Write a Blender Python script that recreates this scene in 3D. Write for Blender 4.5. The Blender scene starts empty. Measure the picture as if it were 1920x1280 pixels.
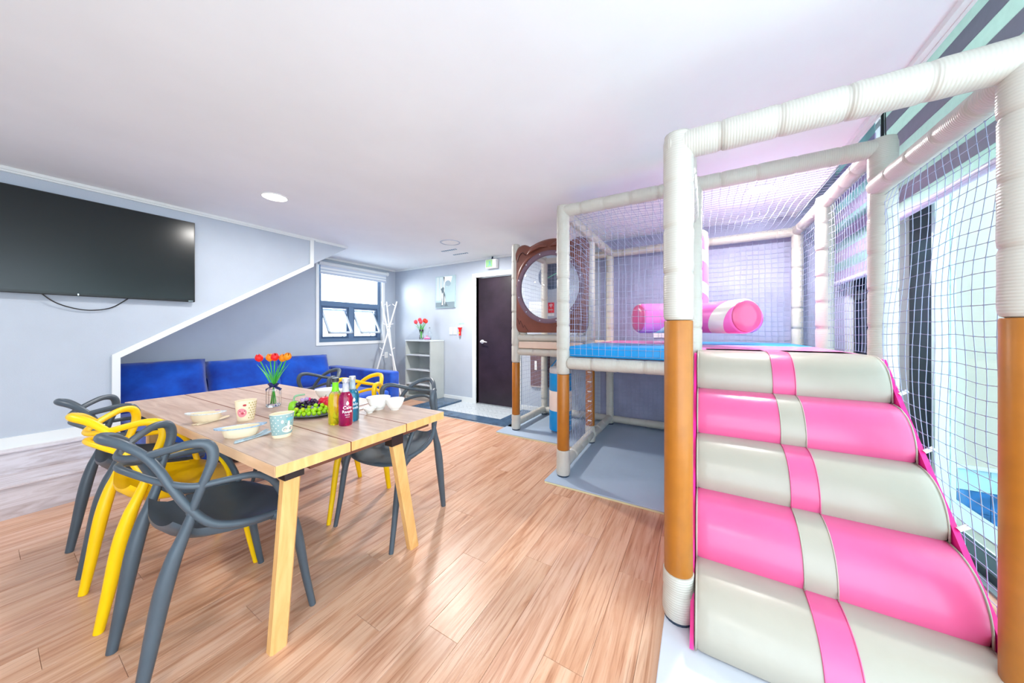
import bpy, bmesh, math, random
from mathutils import Vector, Matrix, Quaternion
from mathutils import noise as mnoise
random.seed(7)
PI = math.pi
C = bpy.context.scene.collection
S = bpy.context.scene

# ------------------------------------------------------------ camera, world, lights, exposure
cam = bpy.data.cameras.new('camera'); camo = bpy.data.objects.new('camera', cam); C.objects.link(camo)
cam.sensor_width = 36.0; cam.lens = 36.0 * 597.0 / 1920.0
cam.shift_y = -22.5 / 1920.0
cam.clip_start = 0.02
camo.location = (0, 0, 1.2)
camo.rotation_euler = (PI / 2, 0, math.radians(30.69) - PI / 2)
S.camera = camo

S.view_settings.view_transform = 'Standard'
S.view_settings.look = 'None'
S.view_settings.gamma = 1.0
S.view_settings.use_curve_mapping = False
S.view_settings.exposure = 1.02

W = bpy.data.worlds.new('world'); S.world = W; W.use_nodes = True
bgn = W.node_tree.nodes['Background']
bgn.inputs[0].default_value = (0.74, 0.89, 1.0, 1)
bgn.inputs[1].default_value = 3.0

def area_light(name, loc, size, power, color=(1, .97, .93), rot=(0, 0, 0)):
    l = bpy.data.lights.new(name, 'AREA'); l.shape = 'DISK'; l.size = size; l.energy = power; l.color = color
    o = bpy.data.objects.new(name, l); C.objects.link(o); o.location = loc; o.rotation_euler = rot
    return o
DOWNLIGHTS_AND_FILLS = [(1.307, 3.138), (3.232, -0.41), (-0.9, 3.1), (-0.9, -0.2), (3.158, 2.813)]  # after the fitted pair come unseen fill lamps added behind the camera
for i, (x, y) in enumerate(DOWNLIGHTS_AND_FILLS):
    area_light('downlight_and_fill_lamp', (x, y, 2.315), 0.16, (9, 24, 8, 8, 30)[i])  # last one is fill added at the unlit ceiling disc, for the far end

_s = bpy.data.lights.new('sun', 'SUN'); _s.energy = 3.6; _s.angle = math.radians(34); _s.color = (1.0, .99, .97)
_so = bpy.data.objects.new('sun', _s); C.objects.link(_so)
_so.rotation_euler = Vector((.74, -.67, -.05)).to_track_quat('-Z', 'Y').to_euler()

# ------------------------------------------------------------ materials
def lin(c):
    return tuple(((v / 255.0) / 12.92 if v / 255.0 <= .04045 else ((v / 255.0 + .055) / 1.055) ** 2.4) for v in c) + (1,)
def mat(name, col, rough=.5, metal=0.0, spec=.5, trans=0.0, ior=1.45, alpha=1.0, emit=None, coat=0.0, sheen=0.0):
    m = bpy.data.materials.new(name); m.use_nodes = True
    b = m.node_tree.nodes['Principled BSDF']
    b.inputs['Base Color'].default_value = lin(col)
    b.inputs['Roughness'].default_value = rough
    b.inputs['Metallic'].default_value = metal
    b.inputs['Specular IOR Level'].default_value = spec
    b.inputs['Transmission Weight'].default_value = trans
    b.inputs['IOR'].default_value = ior
    b.inputs['Alpha'].default_value = alpha
    b.inputs['Coat Weight'].default_value = coat
    b.inputs['Sheen Weight'].default_value = sheen
    if emit:
        b.inputs['Emission Color'].default_value = lin(emit[0]); b.inputs['Emission Strength'].default_value = emit[1]
    return m
def nn(m, t, **k):
    n = m.node_tree.nodes.new(t)
    for a, b in k.items(): setattr(n, a, b)
    return n
def lk(m, a, b): m.node_tree.links.new(a, b)
def bsdf(m): return m.node_tree.nodes['Principled BSDF']
def texco(m, scale=(1, 1, 1), out='Object', rand=False):
    t = nn(m, 'ShaderNodeTexCoord'); mp = nn(m, 'ShaderNodeMapping'); mp.inputs['Scale'].default_value = scale
    src = t.outputs[out]
    if rand:
        oi = nn(m, 'ShaderNodeObjectInfo'); va = nn(m, 'ShaderNodeVectorMath', operation='MULTIPLY_ADD')
        cx = nn(m, 'ShaderNodeCombineXYZ')
        for i in range(3): lk(m, oi.outputs['Random'], cx.inputs[i])
        lk(m, cx.outputs[0], va.inputs[0]); va.inputs[1].default_value = (37, 23, 11); lk(m, src, va.inputs[2]); src = va.outputs[0]
    lk(m, src, mp.inputs['Vector']); return mp.outputs[0]
def noise(m, vec, scale, detail=4, rough=.55, dist=0.0):
    n = nn(m, 'ShaderNodeTexNoise'); n.inputs['Scale'].default_value = scale; n.inputs['Detail'].default_value = detail
    n.inputs['Roughness'].default_value = rough; n.inputs['Distortion'].default_value = dist
    lk(m, vec, n.inputs['Vector']); return n.outputs['Fac']
def ramp(m, fac, stops):
    r = nn(m, 'ShaderNodeValToRGB'); e = r.color_ramp.elements
    while len(e) < len(stops): e.new(.5)
    for i, (p, c) in enumerate(stops): e[i].position = p; e[i].color = lin(c)
    lk(m, fac, r.inputs[0]); return r.outputs[0]
def mix(m, fac, a, b, mode='MIX'):
    x = nn(m, 'ShaderNodeMix', data_type='RGBA', blend_type=mode)
    for v, i in ((fac, 0), (a, 6), (b, 7)):
        if hasattr(v, 'is_output'): lk(m, v, x.inputs[i])
        else: x.inputs[i].default_value = v
    return x.outputs[2]
def bump(m, h, dist, strength=1.0):
    b = nn(m, 'ShaderNodeBump'); b.inputs['Distance'].default_value = dist; b.inputs['Strength'].default_value = strength
    lk(m, h, b.inputs['Height']); lk(m, b.outputs[0], bsdf(m).inputs['Normal'])
def noisy(name, col, rough=.5, amt=.06, scale=6, bd=0.0, bs=60, **k):
    m = mat(name, col, rough, **k); v = texco(m)
    f = noise(m, v, scale)
    a = tuple(max(0, c * (1 - amt)) for c in col); b = tuple(min(255, c * (1 + amt)) for c in col)
    lk(m, ramp(m, f, [(.3, a), (.7, b)]), bsdf(m).inputs['Base Color'])
    if bd: bump(m, noise(m, v, bs, 3), bd)
    return m

def thin_glass(name, tint=(255, 255, 255), refl=.06):
    m = bpy.data.materials.new(name); m.use_nodes = True; nt = m.node_tree; nt.nodes.clear()
    ou = nt.nodes.new('ShaderNodeOutputMaterial'); tr = nt.nodes.new('ShaderNodeBsdfTransparent'); gl = nt.nodes.new('ShaderNodeBsdfGlossy'); mx = nt.nodes.new('ShaderNodeMixShader'); fr = nt.nodes.new('ShaderNodeFresnel')
    tr.inputs[0].default_value = lin(tint); gl.inputs[1].default_value = .02; nt.nodes.remove(fr); mx.inputs[0].default_value = refl
    lk(m, tr.outputs[0], mx.inputs[1]); lk(m, gl.outputs[0], mx.inputs[2]); lk(m, mx.outputs[0], ou.inputs[0]); return m
# ------------------------------------------------------------ object helpers
def wloc(o):
    v = Vector((0, 0, 0))
    while o: v += o.location; o = o.parent
    return v
def tag(o, label=None, cat=None, group=None, kind=None):
    if label: o['label'] = label
    if cat: o['category'] = cat
    if group: o['group'] = group
    if kind: o['kind'] = kind
    return o
def thing(name, label, cat, loc=(0, 0, 0), rz=0, group=None):
    o = bpy.data.objects.new(name, None); C.objects.link(o); o.empty_display_size = .05
    o.location = loc; o.rotation_euler = (0, 0, rz)
    return tag(o, label, cat, group)
def obj(name, bm, m, parent=None, smooth=False, auto=None, local=False):
    me = bpy.data.meshes.new(name)
    if parent is not None and not local:
        bmesh.ops.translate(bm, vec=-wloc(parent), verts=bm.verts)
    if smooth:
        for f in bm.faces: f.smooth = True
    if auto is not None:
        for e in bm.edges:
            if len(e.link_faces) == 2 and e.calc_face_angle(0) > auto: e.smooth = False
    bm.to_mesh(me); bm.free()
    if m: me.materials.append(m)
    o = bpy.data.objects.new(name, me); C.objects.link(o)
    if parent: o.parent = parent
    return o
def struct(name, bm, m, parent=None, **k):
    o = obj(name, bm, m, parent, **k)
    if not parent: o['kind'] = 'structure'
    return o
def solo(name, bm, m, label, cat, group=None, loc=None, **k):
    """a thing that is one mesh; origin at its base point"""
    if loc is not None: bmesh.ops.translate(bm, vec=-Vector(loc), verts=bm.verts)
    o = obj(name, bm, m, **k)
    if loc is not None: o.location = loc
    return tag(o, label, cat, group)
def NB(): return bmesh.new()
def box(bm, x0, x1, y0, y1, z0, z1, bev=0.0, seg=2):
    r = bmesh.ops.create_cube(bm, size=1.0, matrix=Matrix.Translation(((x0 + x1) / 2, (y0 + y1) / 2, (z0 + z1) / 2)) @ Matrix.Diagonal((abs(x1 - x0), abs(y1 - y0), abs(z1 - z0), 1)))
    if bev:
        es = list({e for v in r['verts'] for e in v.link_edges})
        bmesh.ops.bevel(bm, geom=es, offset=bev, segments=seg, affect='EDGES', profile=.5)
    return bm
def B(*a, **k): return box(NB(), *a, **k)
def cyl(bm, p0, p1, r0, r1=None, seg=16, caps=True):
    return tube(bm, [p0, p1], [r0, r0 if r1 is None else r1], seg, caps)
def tube(bm, pts, rad, seg=10, caps=True, flat=1.0):
    pts = [Vector(p) for p in pts]; n = len(pts)
    if not hasattr(rad, '__len__'): rad = [rad] * n
    T = []
    for i in range(n):
        a = pts[max(0, i - 1)]; b = pts[min(n - 1, i + 1)]; t = (b - a)
        T.append(t.normalized() if t.length > 1e-9 else Vector((0, 0, 1)))
    u = T[0].orthogonal().normalized(); rings = []
    for i in range(n):
        if i: u = (T[i - 1].rotation_difference(T[i]) @ u)
        u = (u - T[i] * u.dot(T[i])).normalized(); v = T[i].cross(u)
        rings.append([bm.verts.new(pts[i] + (u * math.cos(2 * PI * k / seg) + v * math.sin(2 * PI * k / seg) * flat) * rad[i]) for k in range(seg)])
    for i in range(n - 1):
        for k in range(seg):
            bm.faces.new((rings[i][k], rings[i][(k + 1) % seg], rings[i + 1][(k + 1) % seg], rings[i + 1][k]))
    if caps:
        bm.faces.new(rings[0][::-1]); bm.faces.new(rings[-1])
    return bm
def spline(ctrl, k=6):
    """Catmull-Rom through (x,y,z,r) control points"""
    P = [Vector(c) for c in ctrl]; out = []
    for i in range(len(P) - 1):
        p0 = P[max(0, i - 1)]; p1 = P[i]; p2 = P[i + 1]; p3 = P[min(len(P) - 1, i + 2)]
        for j in range(k):
            t = j / k
            out.append(.5 * ((2 * p1) + (p2 - p0) * t + (2 * p0 - 5 * p1 + 4 * p2 - p3) * t * t + (3 * p1 - p0 - 3 * p2 + p3) * t ** 3))
    out.append(P[-1]); return out
def rod(bm, ctrl, k=6, seg=10, flat=1.0):
    s = spline(ctrl, k)
    return tube(bm, [q[:3] for q in s], [q[3] for q in s], seg, True, flat)
def lathe(bm, prof, seg=24, cx=0, cy=0, sx=1.0, sy=1.0, rot=0.0, close=False):
    rings = []
    for r, z in prof:
        ring = []
        for k in range(seg):
            a = 2 * PI * k / seg; x = r * math.cos(a) * sx; y = r * math.sin(a) * sy
            ring.append(bm.verts.new((cx + x * math.cos(rot) - y * math.sin(rot), cy + x * math.sin(rot) + y * math.cos(rot), z)))
        rings.append(ring)
    for i in range(len(rings) - 1):
        for k in range(seg):
            bm.faces.new((rings[i][k], rings[i][(k + 1) % seg], rings[i + 1][(k + 1) % seg], rings[i + 1][k]))
    if prof[0][0] > 1e-5: bm.faces.new(rings[0][::-1])
    if prof[-1][0] > 1e-5: bm.faces.new(rings[-1])
    bmesh.ops.remove_doubles(bm, verts=bm.verts, dist=1e-6)
    return bm
def prism(bm, poly, axis, a, b):
    """extrude a 2-D polygon along axis ('x','y','z') from a to b"""
    def P(u, v, w): return {'x': (w, u, v), 'y': (u, w, v), 'z': (u, v, w)}[axis]
    A = [bm.verts.new(P(u, v, a)) for u, v in poly]; D = [bm.verts.new(P(u, v, b)) for u, v in poly]
    bm.faces.new(A); bm.faces.new(D[::-1]); n = len(poly)
    for i in range(n): bm.faces.new((A[i], D[i], D[(i + 1) % n], A[(i + 1) % n]))
    bmesh.ops.recalc_face_normals(bm, faces=bm.faces)
    return bm
def text_mesh(txt, size, extr=.0004):
    cu = bpy.data.curves.new('t', 'FONT'); cu.body = txt; cu.size = size; cu.extrude = extr; cu.align_x = 'CENTER'; cu.resolution_u = 2
    o = bpy.data.objects.new('t', cu); C.objects.link(o)
    dg = bpy.context.evaluated_depsgraph_get(); dg.update()
    me = bpy.data.meshes.new_from_object(o.evaluated_get(dg)); bm = bmesh.new(); bm.from_mesh(me)
    bpy.data.objects.remove(o); bpy.data.curves.remove(cu); bpy.data.meshes.remove(me)
    return bm
def clone(root, loc, rz, label=None, group=None):
    r = root.copy(); C.objects.link(r); r.location = loc; r.rotation_euler = (0, 0, rz)
    if label: r['label'] = label
    if group: r['group'] = group
    def rec(s, d):
        for ch in list(s.children):
            c = ch.copy(); C.objects.link(c); c.parent = d; rec(ch, c)
    rec(root, r); return r

# shared materials
M_wall = noisy('wall_paint', (182, 191, 203), .75, .015, 3, .0006, 250)
M_wall_dark = noisy('dark_wallpaper', (158, 160, 186), .7, .05, 5, .0006, 200)
M_ceil = noisy('ceiling_paint', (240, 245, 247), .8, .01, 2)
M_trim = mat('white_trim', (226, 230, 230), .4)
M_white = mat('white_gloss', (240, 241, 240), .3)
M_brown = noisy('golden_brown_sleeve', (170, 104, 32), .35, .04, 12)
M_dark_metal = mat('dark_window_metal', (52, 66, 84), .35, .3)
M_net = mat('net_cord', (158, 165, 192), .7)
M_grey_chair = noisy('anthracite_plastic', (74, 84, 93), .38, .04, 8)
M_yellow_chair = noisy('yellow_plastic', (250, 200, 2), .36, .02, 8)
M_blue_fabric = mat('royal_blue_fabric', (2, 62, 176), .85, sheen=.3)
_v = texco(M_blue_fabric); bump(M_blue_fabric, noise(M_blue_fabric, _v, 400, 3), .0008)
lk(M_blue_fabric, ramp(M_blue_fabric, noise(M_blue_fabric, _v, 5), [(.3, (0, 48, 146)), (.7, (0, 84, 196))]), bsdf(M_blue_fabric).inputs['Base Color'])
M_pink = noisy('pink_vinyl', (222, 92, 142), .28, .03, 3, .002, 9)
M_cream = noisy('cream_vinyl', (170, 162, 149), .3, .02, 3, .002, 9)
M_magenta = noisy('magenta_vinyl', (240, 30, 140), .4, .05, 6, .004, 12)
M_blue_vinyl = noisy('blue_vinyl', (16, 146, 214), .3, .03, 4)
M_pink_deck = noisy('pink_deck_vinyl', (240, 130, 190), .25, .02, 4)
M_beige = noisy('beige_vinyl', (222, 196, 178), .4, .02, 4)
M_stone = noisy('dark_blue_stone', (72, 96, 122), .18, .12, 9)
M_black = mat('black_plastic', (16, 17, 19), .3)
M_chrome = mat('chrome', (225, 225, 228), .15, 1.0)
M_glass = mat('clear_glass', (255, 255, 255), .02, trans=1.0, ior=1.45)
M_porcelain = mat('porcelain', (244, 240, 234), .18)
M_bamboo = noisy('bamboo_cream', (240, 222, 190), .45, .02, 10)

# white ribbed foam sleeve: fine ribs across the tube axis (local Z)
def ribbed(name, col):
    m = mat(name, col, .3)
    t = nn(m, 'ShaderNodeTexCoord'); w = nn(m, 'ShaderNodeTexWave', wave_type='BANDS', bands_direction='Z', wave_profile='SIN')
    w.inputs['Scale'].default_value = 34; lk(m, t.outputs['Object'], w.inputs['Vector'])
    bump(m, w.outputs['Fac'], .0006)
    mr = ramp(m, w.outputs['Fac'], [(0, tuple(c * .975 for c in col)), (.6, col)])
    lk(m, mr, bsdf(m).inputs['Base Color'])
    return m
M_foam = ribbed('white_foam_sleeve', (196, 192, 182))

# wood floor
M_plank = mat('wood_plank', (215, 170, 140), .30, spec=.4)
_v = texco(M_plank, (.62, 8, 8), rand=True)
_n = noise(M_plank, _v, 2.2, 8, .6, 1.3)
_c = ramp(M_plank, _n, [(.26, (160, 112, 84)), (.40, (200, 154, 124)), (.55, (217, 179, 152)), (.75, (224, 192, 168))])
_v2 = texco(M_plank, (1.0, 34, 30), rand=True)
_f = ramp(M_plank, noise(M_plank, _v2, 4, 5, .6, .4), [(.30, (186, 146, 124)), (.46, (255, 255, 255))])
_c = mix(M_plank, .6, _c, _f, 'MULTIPLY')
_oi = nn(M_plank, 'ShaderNodeObjectInfo')
_t = ramp(M_plank, _oi.outputs['Random'], [(0, (236, 226, 222)), (.5, (255, 246, 240)), (1, (246, 240, 244))])
lk(M_plank, mix(M_plank, 1.0, _c, _t, 'MULTIPLY'), bsdf(M_plank).inputs['Base Color'])
bump(M_plank, noise(M_plank, _v2, 4, 5), .0006)
M_riser = mat('pale_oak_step', (205, 204, 208), .35)
_v = texco(M_riser, (1.2, 8, 8)); lk(M_riser, ramp(M_riser, noise(M_riser, _v, 3, 7, .6, 1.2), [(.3, (176, 162, 162)), (.6, (214, 208, 214))]), bsdf(M_riser).inputs['Base Color'])
# table wood
def wood(name, a, b, sc, rough=.32):
    m = mat(name, a, rough); v = texco(m, sc, rand=True)
    lk(m, ramp(m, noise(m, v, 3, 7, .55, 1.0), [(.3, a), (.65, b)]), bsdf(m).inputs['Base Color']); return m
M_table = wood('pale_ash_tabletop', (178, 146, 126), (208, 182, 164), (8, .9, 8), .3)
M_table_edge = wood('warm_pine', (212, 158, 92), (234, 184, 120), (6, 6, 1.2), .4)

# ------------------------------------------------------------ setting: shell
CH = 2.335
fl = struct('floor', B(-1.7, 4.13, -1.15, 5.07, -.12, -.012), mat('subfloor', (150, 112, 90), .9))
# planks, each its own object
PW, PL = .15, 1.22
pm = {}
def plank_mesh(L):
    k = round(L, 3)
    if k not in pm:
        bm = NB(); box(bm, .0004, L - .0004, .0005, PW - .0005, -.012, 0)
        es = [e for e in bm.edges if all(abs(v.co.z) < 1e-6 for v in e.verts)]
        bmesh.ops.bevel(bm, geom=es, offset=.0009, segments=1, affect='EDGES')
        me = bpy.data.meshes.new('plank'); bm.to_mesh(me); bm.free(); me.materials.append(M_plank); pm[k] = me
    return pm[k]
offs = [0, .52, .93, .27, .74, 1.07, .40]
row = 0; y = -1.15
while y < 5.0:
    x = -1.1 - offs[row % 7]
    while x < 4.1:
        x0 = max(x, -1.4); x1 = min(x + PL, 4.13)
        if x1 - x0 > .05:
            p = bpy.data.objects.new('plank', plank_mesh(x1 - x0)); C.objects.link(p); p.parent = fl; p.location = (x0, y, 0)
        x += PL
    row += 1; y += PW
bm = NB(); box(bm, -1.7, -1.4, -1.15, 5.07, -.012, -.0005)
struct('floor_behind', bm, M_plank)

struct('ceiling', B(-1.7, 4.3, -.79, 5.3, CH, CH + .5), M_ceil)
struct('ceiling_pocket', B(-1.7, 4.3, -1.35, -.79, 2.80, 2.9), M_ceil)
bm = NB(); box(bm, -1.7, 4.13, -.79, -.765, CH - .025, CH + .005); box(bm, -1.7, 4.13, -.80, -.788, CH - .03, CH + .02); struct('trim_1', bm, M_white)

# back wall (door wall) X=4.13 with door opening y 2.36..3.12
XB = 4.13
bm = NB(); box(bm, XB, XB + .16, 3.12, 5.25, 0, CH); box(bm, XB, XB + .16, 1.12, 2.36, 0, CH); box(bm, XB, XB + .16, 2.36, 3.12, 2.04, CH)
struct('wall_back', bm, M_wall)
struct('wall_back_dark', B(XB, XB + .16, -1.35, 1.12, 0, CH + .5), M_wall_dark)
# rear wall (window wall) Y=5.07, window opening x 2.70..3.84 z 1.0..2.2
YW = 5.07
bm = NB(); box(bm, -.1, 2.70, YW, YW + .2, 0, CH); box(bm, 3.84, 4.3, YW, YW + .2, 0, CH); box(bm, 2.70, 3.84, YW, YW + .2, 0, 1.0); box(bm, 2.70, 3.84, YW, YW + .2, 2.22, CH)
struct('wall_rear', bm, M_wall)
# television wall: stair side with a sloping lower edge
YT = 4.17
bm = NB()
prism(bm, [(-1.7, .367), (.60, .367), (.60, .985), (2.592, 2.306), (2.592, CH), (-1.7, CH)], 'y', YT, YW)
struct('wall_left', bm, M_wall)
bm = NB()
prism(bm, [(.571, .36), (.616, .36), (.616, .965), (2.112, 1.958), (2.156, 1.985), (2.156, CH - .02), (2.112, CH - .02), (2.112, 2.012), (.571, .992)], 'y', YT - .016, YT + .001)
struct('trim_2', bm, M_trim)
bm = NB()
box(bm, -1.7, 2.18, YT - .022, YT, CH - .022, CH); box(bm, -1.7, 2.16, YT - .012, YT, CH - .036, CH - .022)
box(bm, 2.18, 2.60, YT - .012, YT, CH - .03, CH)
struct('trim_3', bm, M_trim)
struct('baseboard_left', B(-1.7, .571, YT - .012, YT, .367, .445), M_trim)
# two steps below it
bm = NB(); box(bm, -1.7, .60, 4.075, YW, 0, .352); struct('stair_riser', bm, M_riser)
struct('wall_light_block', B(-1.85, -1.7, .1, YW, 0, CH), M_wall)  # unseen wall added to block sun and sky light from behind the camera
st = struct('stair_step', B(-1.7, .60, 3.765, 4.075, 0, .196), M_riser)
for (ya, yb, za, zb) in ((3.757, 4.075, .196, .211), (4.066, 4.17, .352, .367)):
    struct('tread', B(-1.7, .603, ya, yb, za, zb, bev=.003), M_riser, st)
# cornices and baseboards
bm = NB(); box(bm, 2.592, XB, YW - .02, YW, CH - .03, CH); struct('trim_4', bm, M_trim)
bm = NB(); box(bm, XB - .02, XB, 1.12, YW - .02, CH - .03, CH); struct('trim_5', bm, M_trim)
struct('baseboard_rear', B(2.95, XB, YW - .012, YW, 0, .08), M_trim)
bm = NB(); box(bm, XB - .012, XB, 3.19, YW, 0, .085); box(bm, XB - .012, XB, 1.12, 2.29, 0, .085)
struct('baseboard_back', bm, M_trim)

# right wall Y=-1.15 : big window x -2.6..3.22, small window x 3.42..4.03 z .75..2.1
YR = -1.15
bm = NB()
box(bm, 3.22, 3.42, YR - .2, YR, 0, 2.8); box(bm, -1.7, 3.22, YR - .2, YR, 2.72, 2.8); box(bm, 3.42, 4.2, YR - .2, YR, 2.72, 2.8)
box(bm, 3.42, 4.2, YR - .2, YR, 0, .75); box(bm, 4.03, 4.2, YR - .2, YR, .75, 2.72); box(bm, -1.7, 3.22, YR - .2, YR, -.1, .0)
struct('wall_right', bm, M_trim)

# ------------------------------------------------------------ window_1 on the rear wall
w1 = struct('window_1', (lambda b: (box(b, 2.70, 2.765, YW + .05, YW + .11, 1.0, 2.22), box(b, 3.775, 3.84, YW + .05, YW + .11, 1.0, 2.22), box(b, 2.765, 3.775, YW + .05, YW + .11, 1.0, 1.055),
     box(b, 2.765, 3.775, YW + .05, YW + .11, 2.165, 2.22), box(b, 2.765, 3.775, YW + .045, YW + .115, 1.575, 1.655), box(b, 3.22, 3.30, YW + .045, YW + .115, 1.055, 1.575), b)[-1])(NB()), mat('blue_grey_frame', (96, 122, 154), .35))
bm = NB()
box(bm, 2.655, 2.70, YW - .015, YW + .05, .95, 2.26); box(bm, 3.84, 3.885, YW - .015, YW + .05, .95, 2.26)
box(bm, 2.70, 3.84, YW - .015, YW + .05, .95, 1.0); box(bm, 2.70, 3.84, YW - .015, YW + .05, 2.215, 2.26)
struct('window_frame', bm, M_white, w1)
for (xa, xb, za, zb) in ((2.765, 3.775, 1.655, 2.165), (2.80, 3.22, 1.09, 1.54), (3.335, 3.74, 1.09, 1.54)):
    o = struct('pane', B(xa, xb, YW + .082, YW + .086, za, zb), thin_glass('window_glass'), w1)
for xa, xb in ((2.765, 3.22), (3.30, 3.775)):
    bm = NB(); s = .032
    box(bm, xa, xa + s, YW + .062, YW + .10, 1.055, 1.575); box(bm, xb - s, xb, YW + .062, YW + .10, 1.055, 1.575)
    box(bm, xa + s, xb - s, YW + .062, YW + .10, 1.055, 1.087); box(bm, xa + s, xb - s, YW + .062, YW + .10, 1.543, 1.575)
    sh = struct('sash', bm, mat('sash_metal', (78, 102, 134), .35), w1)
    bm = NB(); cyl(bm, (xa + .25, YW + .16, 1.06), (xa + .34, YW + .34, 1.45), .012); cyl(bm, (xa + .36, YW + .34, 1.45), (xa + .42, YW + .16, 1.07), .012)
    cyl(bm, (xa + .10, YW + .10, 1.10), (xa + .12, YW + .10, 1.19), .006)
    struct('opening_arm', bm, M_trim, w1)
# tilted open awning leaves outside
for xa, xb in ((2.80, 3.20), (3.33, 3.74)):
    bm = NB(); s = .03
    for (a, b2, c, d) in ((xa, xa + s, 0, .46), (xb - s, xb, 0, .46), (xa, xb, 0, s), (xa, xb, .43, .46)):
        box(bm, a, b2, -.012, .012, -d, -c)
    bmesh.ops.rotate(bm, cent=(0, 0, 0), matrix=Matrix.Rotation(-.55, 3, 'X'), verts=bm.verts)
    bmesh.ops.translate(bm, vec=(0, YW + .14, 1.53), verts=bm.verts)
    struct('awning_leaf', bm, mat('pale_leaf_metal', (206, 218, 230), .4), w1)
# roller blind of window_1
rb = thing('roller_blind', 'white zebra roller blind rolled up over the small window by the coat rack', 'blind', (3.28, YW - .03, 2.2))
bm = NB(); cyl(bm, (2.68, YW - .045, 2.225), (3.90, YW - .045, 2.225), .03); obj('roller', bm, M_trim, rb, smooth=True, auto=.6)
for i, (za, zb, c) in enumerate(((2.165, 2.20, (205, 215, 228)), (2.135, 2.165, (240, 244, 246)), (2.118, 2.135, (196, 208, 222)), (2.09, 2.118, (240, 244, 246)))):
    obj('fabric_band', B(2.70, 3.88, YW - .055, YW - .045, za, zb), mat('blind_fabric_%d' % i, c, .8), rb)
obj('bottom_bar', B(2.69, 3.885, YW - .062, YW - .038, 2.06, 2.09, bev=.004), mat('blind_bar', (196, 206, 222), .4), rb)
bm = NB(); cyl(bm, (3.90, YW - .045, 2.225), (3.925, YW - .045, 2.225), .036); obj('chain_wheel', bm, M_white, rb)

# ------------------------------------------------------------ door_1
d1 = struct('door_1', B(XB + .045, XB + .085, 2.372, 3.11, .012, 2.028), noisy('dark_plum_wood', (44, 34, 44), .33, .25, 3))
bm = NB()
for (a, b2) in ((3.12, 3.19), (2.29, 2.36)): box(bm, XB - .018, XB + .14, a, b2, 0, 2.10)
box(bm, XB - .018, XB + .14, 2.36, 3.12, 2.035, 2.10)
box(bm, XB + .09, XB + .12, 2.345, 2.385, 0, 2.04); box(bm, XB + .09, XB + .12, 3.09, 3.12, 0, 2.04)
struct('door_frame', bm, M_trim, d1)
bm = NB(); cyl(bm, (XB + .045, 3.03, 1.005), (XB + .03, 3.03, 1.005), .032); cyl(bm, (XB + .035, 3.03, 1.005), (XB - .012, 3.03, 1.005), .012)
rod(bm, [(XB - .005, 3.035, 1.005, .011), (XB - .012, 2.99, 1.008, .012), (XB - .010, 2.91, 1.0, .009)])
struct('door_handle', bm, mat('satin_white_metal', (226, 228, 230), .25, .4), d1, smooth=True, auto=.6)
struct('threshold', B(XB - .02, XB + .12, 2.36, 3.12, -.01, .012), mat('threshold_metal', (190, 200, 208), .3, .5), d1)

# entry floor: stone border + pale tiles in herringbone
M_tile = noisy('pale_entry_tile', (196, 204, 210), .3, .03, 10)
en = struct('entry_floor', B(3.30, XB, 1.9, 3.80, -.01, .006), mat('tile_grout', (168, 178, 186), .8))
k = 0
tl, tw = .17, .055
import itertools
def clip_rect_tile(cx, cy, ang):
    L, w = tl / 2 - .002, tw / 2 - .002
    pts = [(cx + a * math.cos(ang) - b2 * math.sin(ang), cy + a * math.sin(ang) + b2 * math.cos(ang)) for a, b2 in ((-L, -w), (L, -w), (L, w), (-L, w))]
    def clip(ps, f):
        out = []
        for i in range(len(ps)):
            p, q = ps[i], ps[(i + 1) % len(ps)]; a, b2 = f(p), f(q)
            if a >= 0: out.append(p)
            if (a >= 0) != (b2 >= 0):
                t = a / (a - b2); out.append((p[0] + (q[0] - p[0]) * t, p[1] + (q[1] - p[1]) * t))
        return out
    for f in (lambda p: p[0] - 3.53, lambda p: XB - .02 - p[0], lambda p: p[1] - 2.28, lambda p: 3.40 - p[1]):
        if len(pts) < 3: return None
        pts = clip(pts, f)
    return pts if len(pts) >= 3 else None
ntile = 0
for i in range(-40, 60):
    for j in range(-40, 60):
        # herringbone lattice in a 45-degree frame
        for hor in (0, 1):
            u = i * tw + j * tl + (0 if hor else 0); v = i * tw - j * 0
            if hor: cu_, cv_, an = i * tw + j * 2 * tl + tl / 2, i * tw + tw / 2, 0
            else: cu_, cv_, an = i * tw + j * 2 * tl + tl + tw / 2, i * tw - tl / 2 + tw, PI / 2
            for sft in (0,):
                r = PI / 4
                x = 3.8 + cu_ * math.cos(r) - cv_ * math.sin(r); y = 2.8 + cu_ * math.sin(r) + cv_ * math.cos(r)
                if not (3.4 < x < 4.25 and 2.15 < y < 3.5): continue
                pg = clip_rect_tile(x, y, an + r)
                if not pg: continue
                if ntile < 290:
                    bm = NB(); prism(bm, pg, 'z', .004, .010); struct('tile', bm, M_tile, en); ntile += 1
for (xa, xb, ya, yb, h) in ((3.31, 3.52, 2.27, 2.85, .022), (3.31, 3.52, 2.853, 3.41, .022), (3.31, 3.72, 1.95, 2.268, .022), (3.723, XB, 1.95, 2.268, .022), (3.31, 3.72, 3.413, 3.80, .034), (3.723, XB - .012, 3.413, 3.80, .034)):
    struct('border_stone', B(xa, xb, ya, yb, 0, h, bev=.003), M_stone, en)

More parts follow.
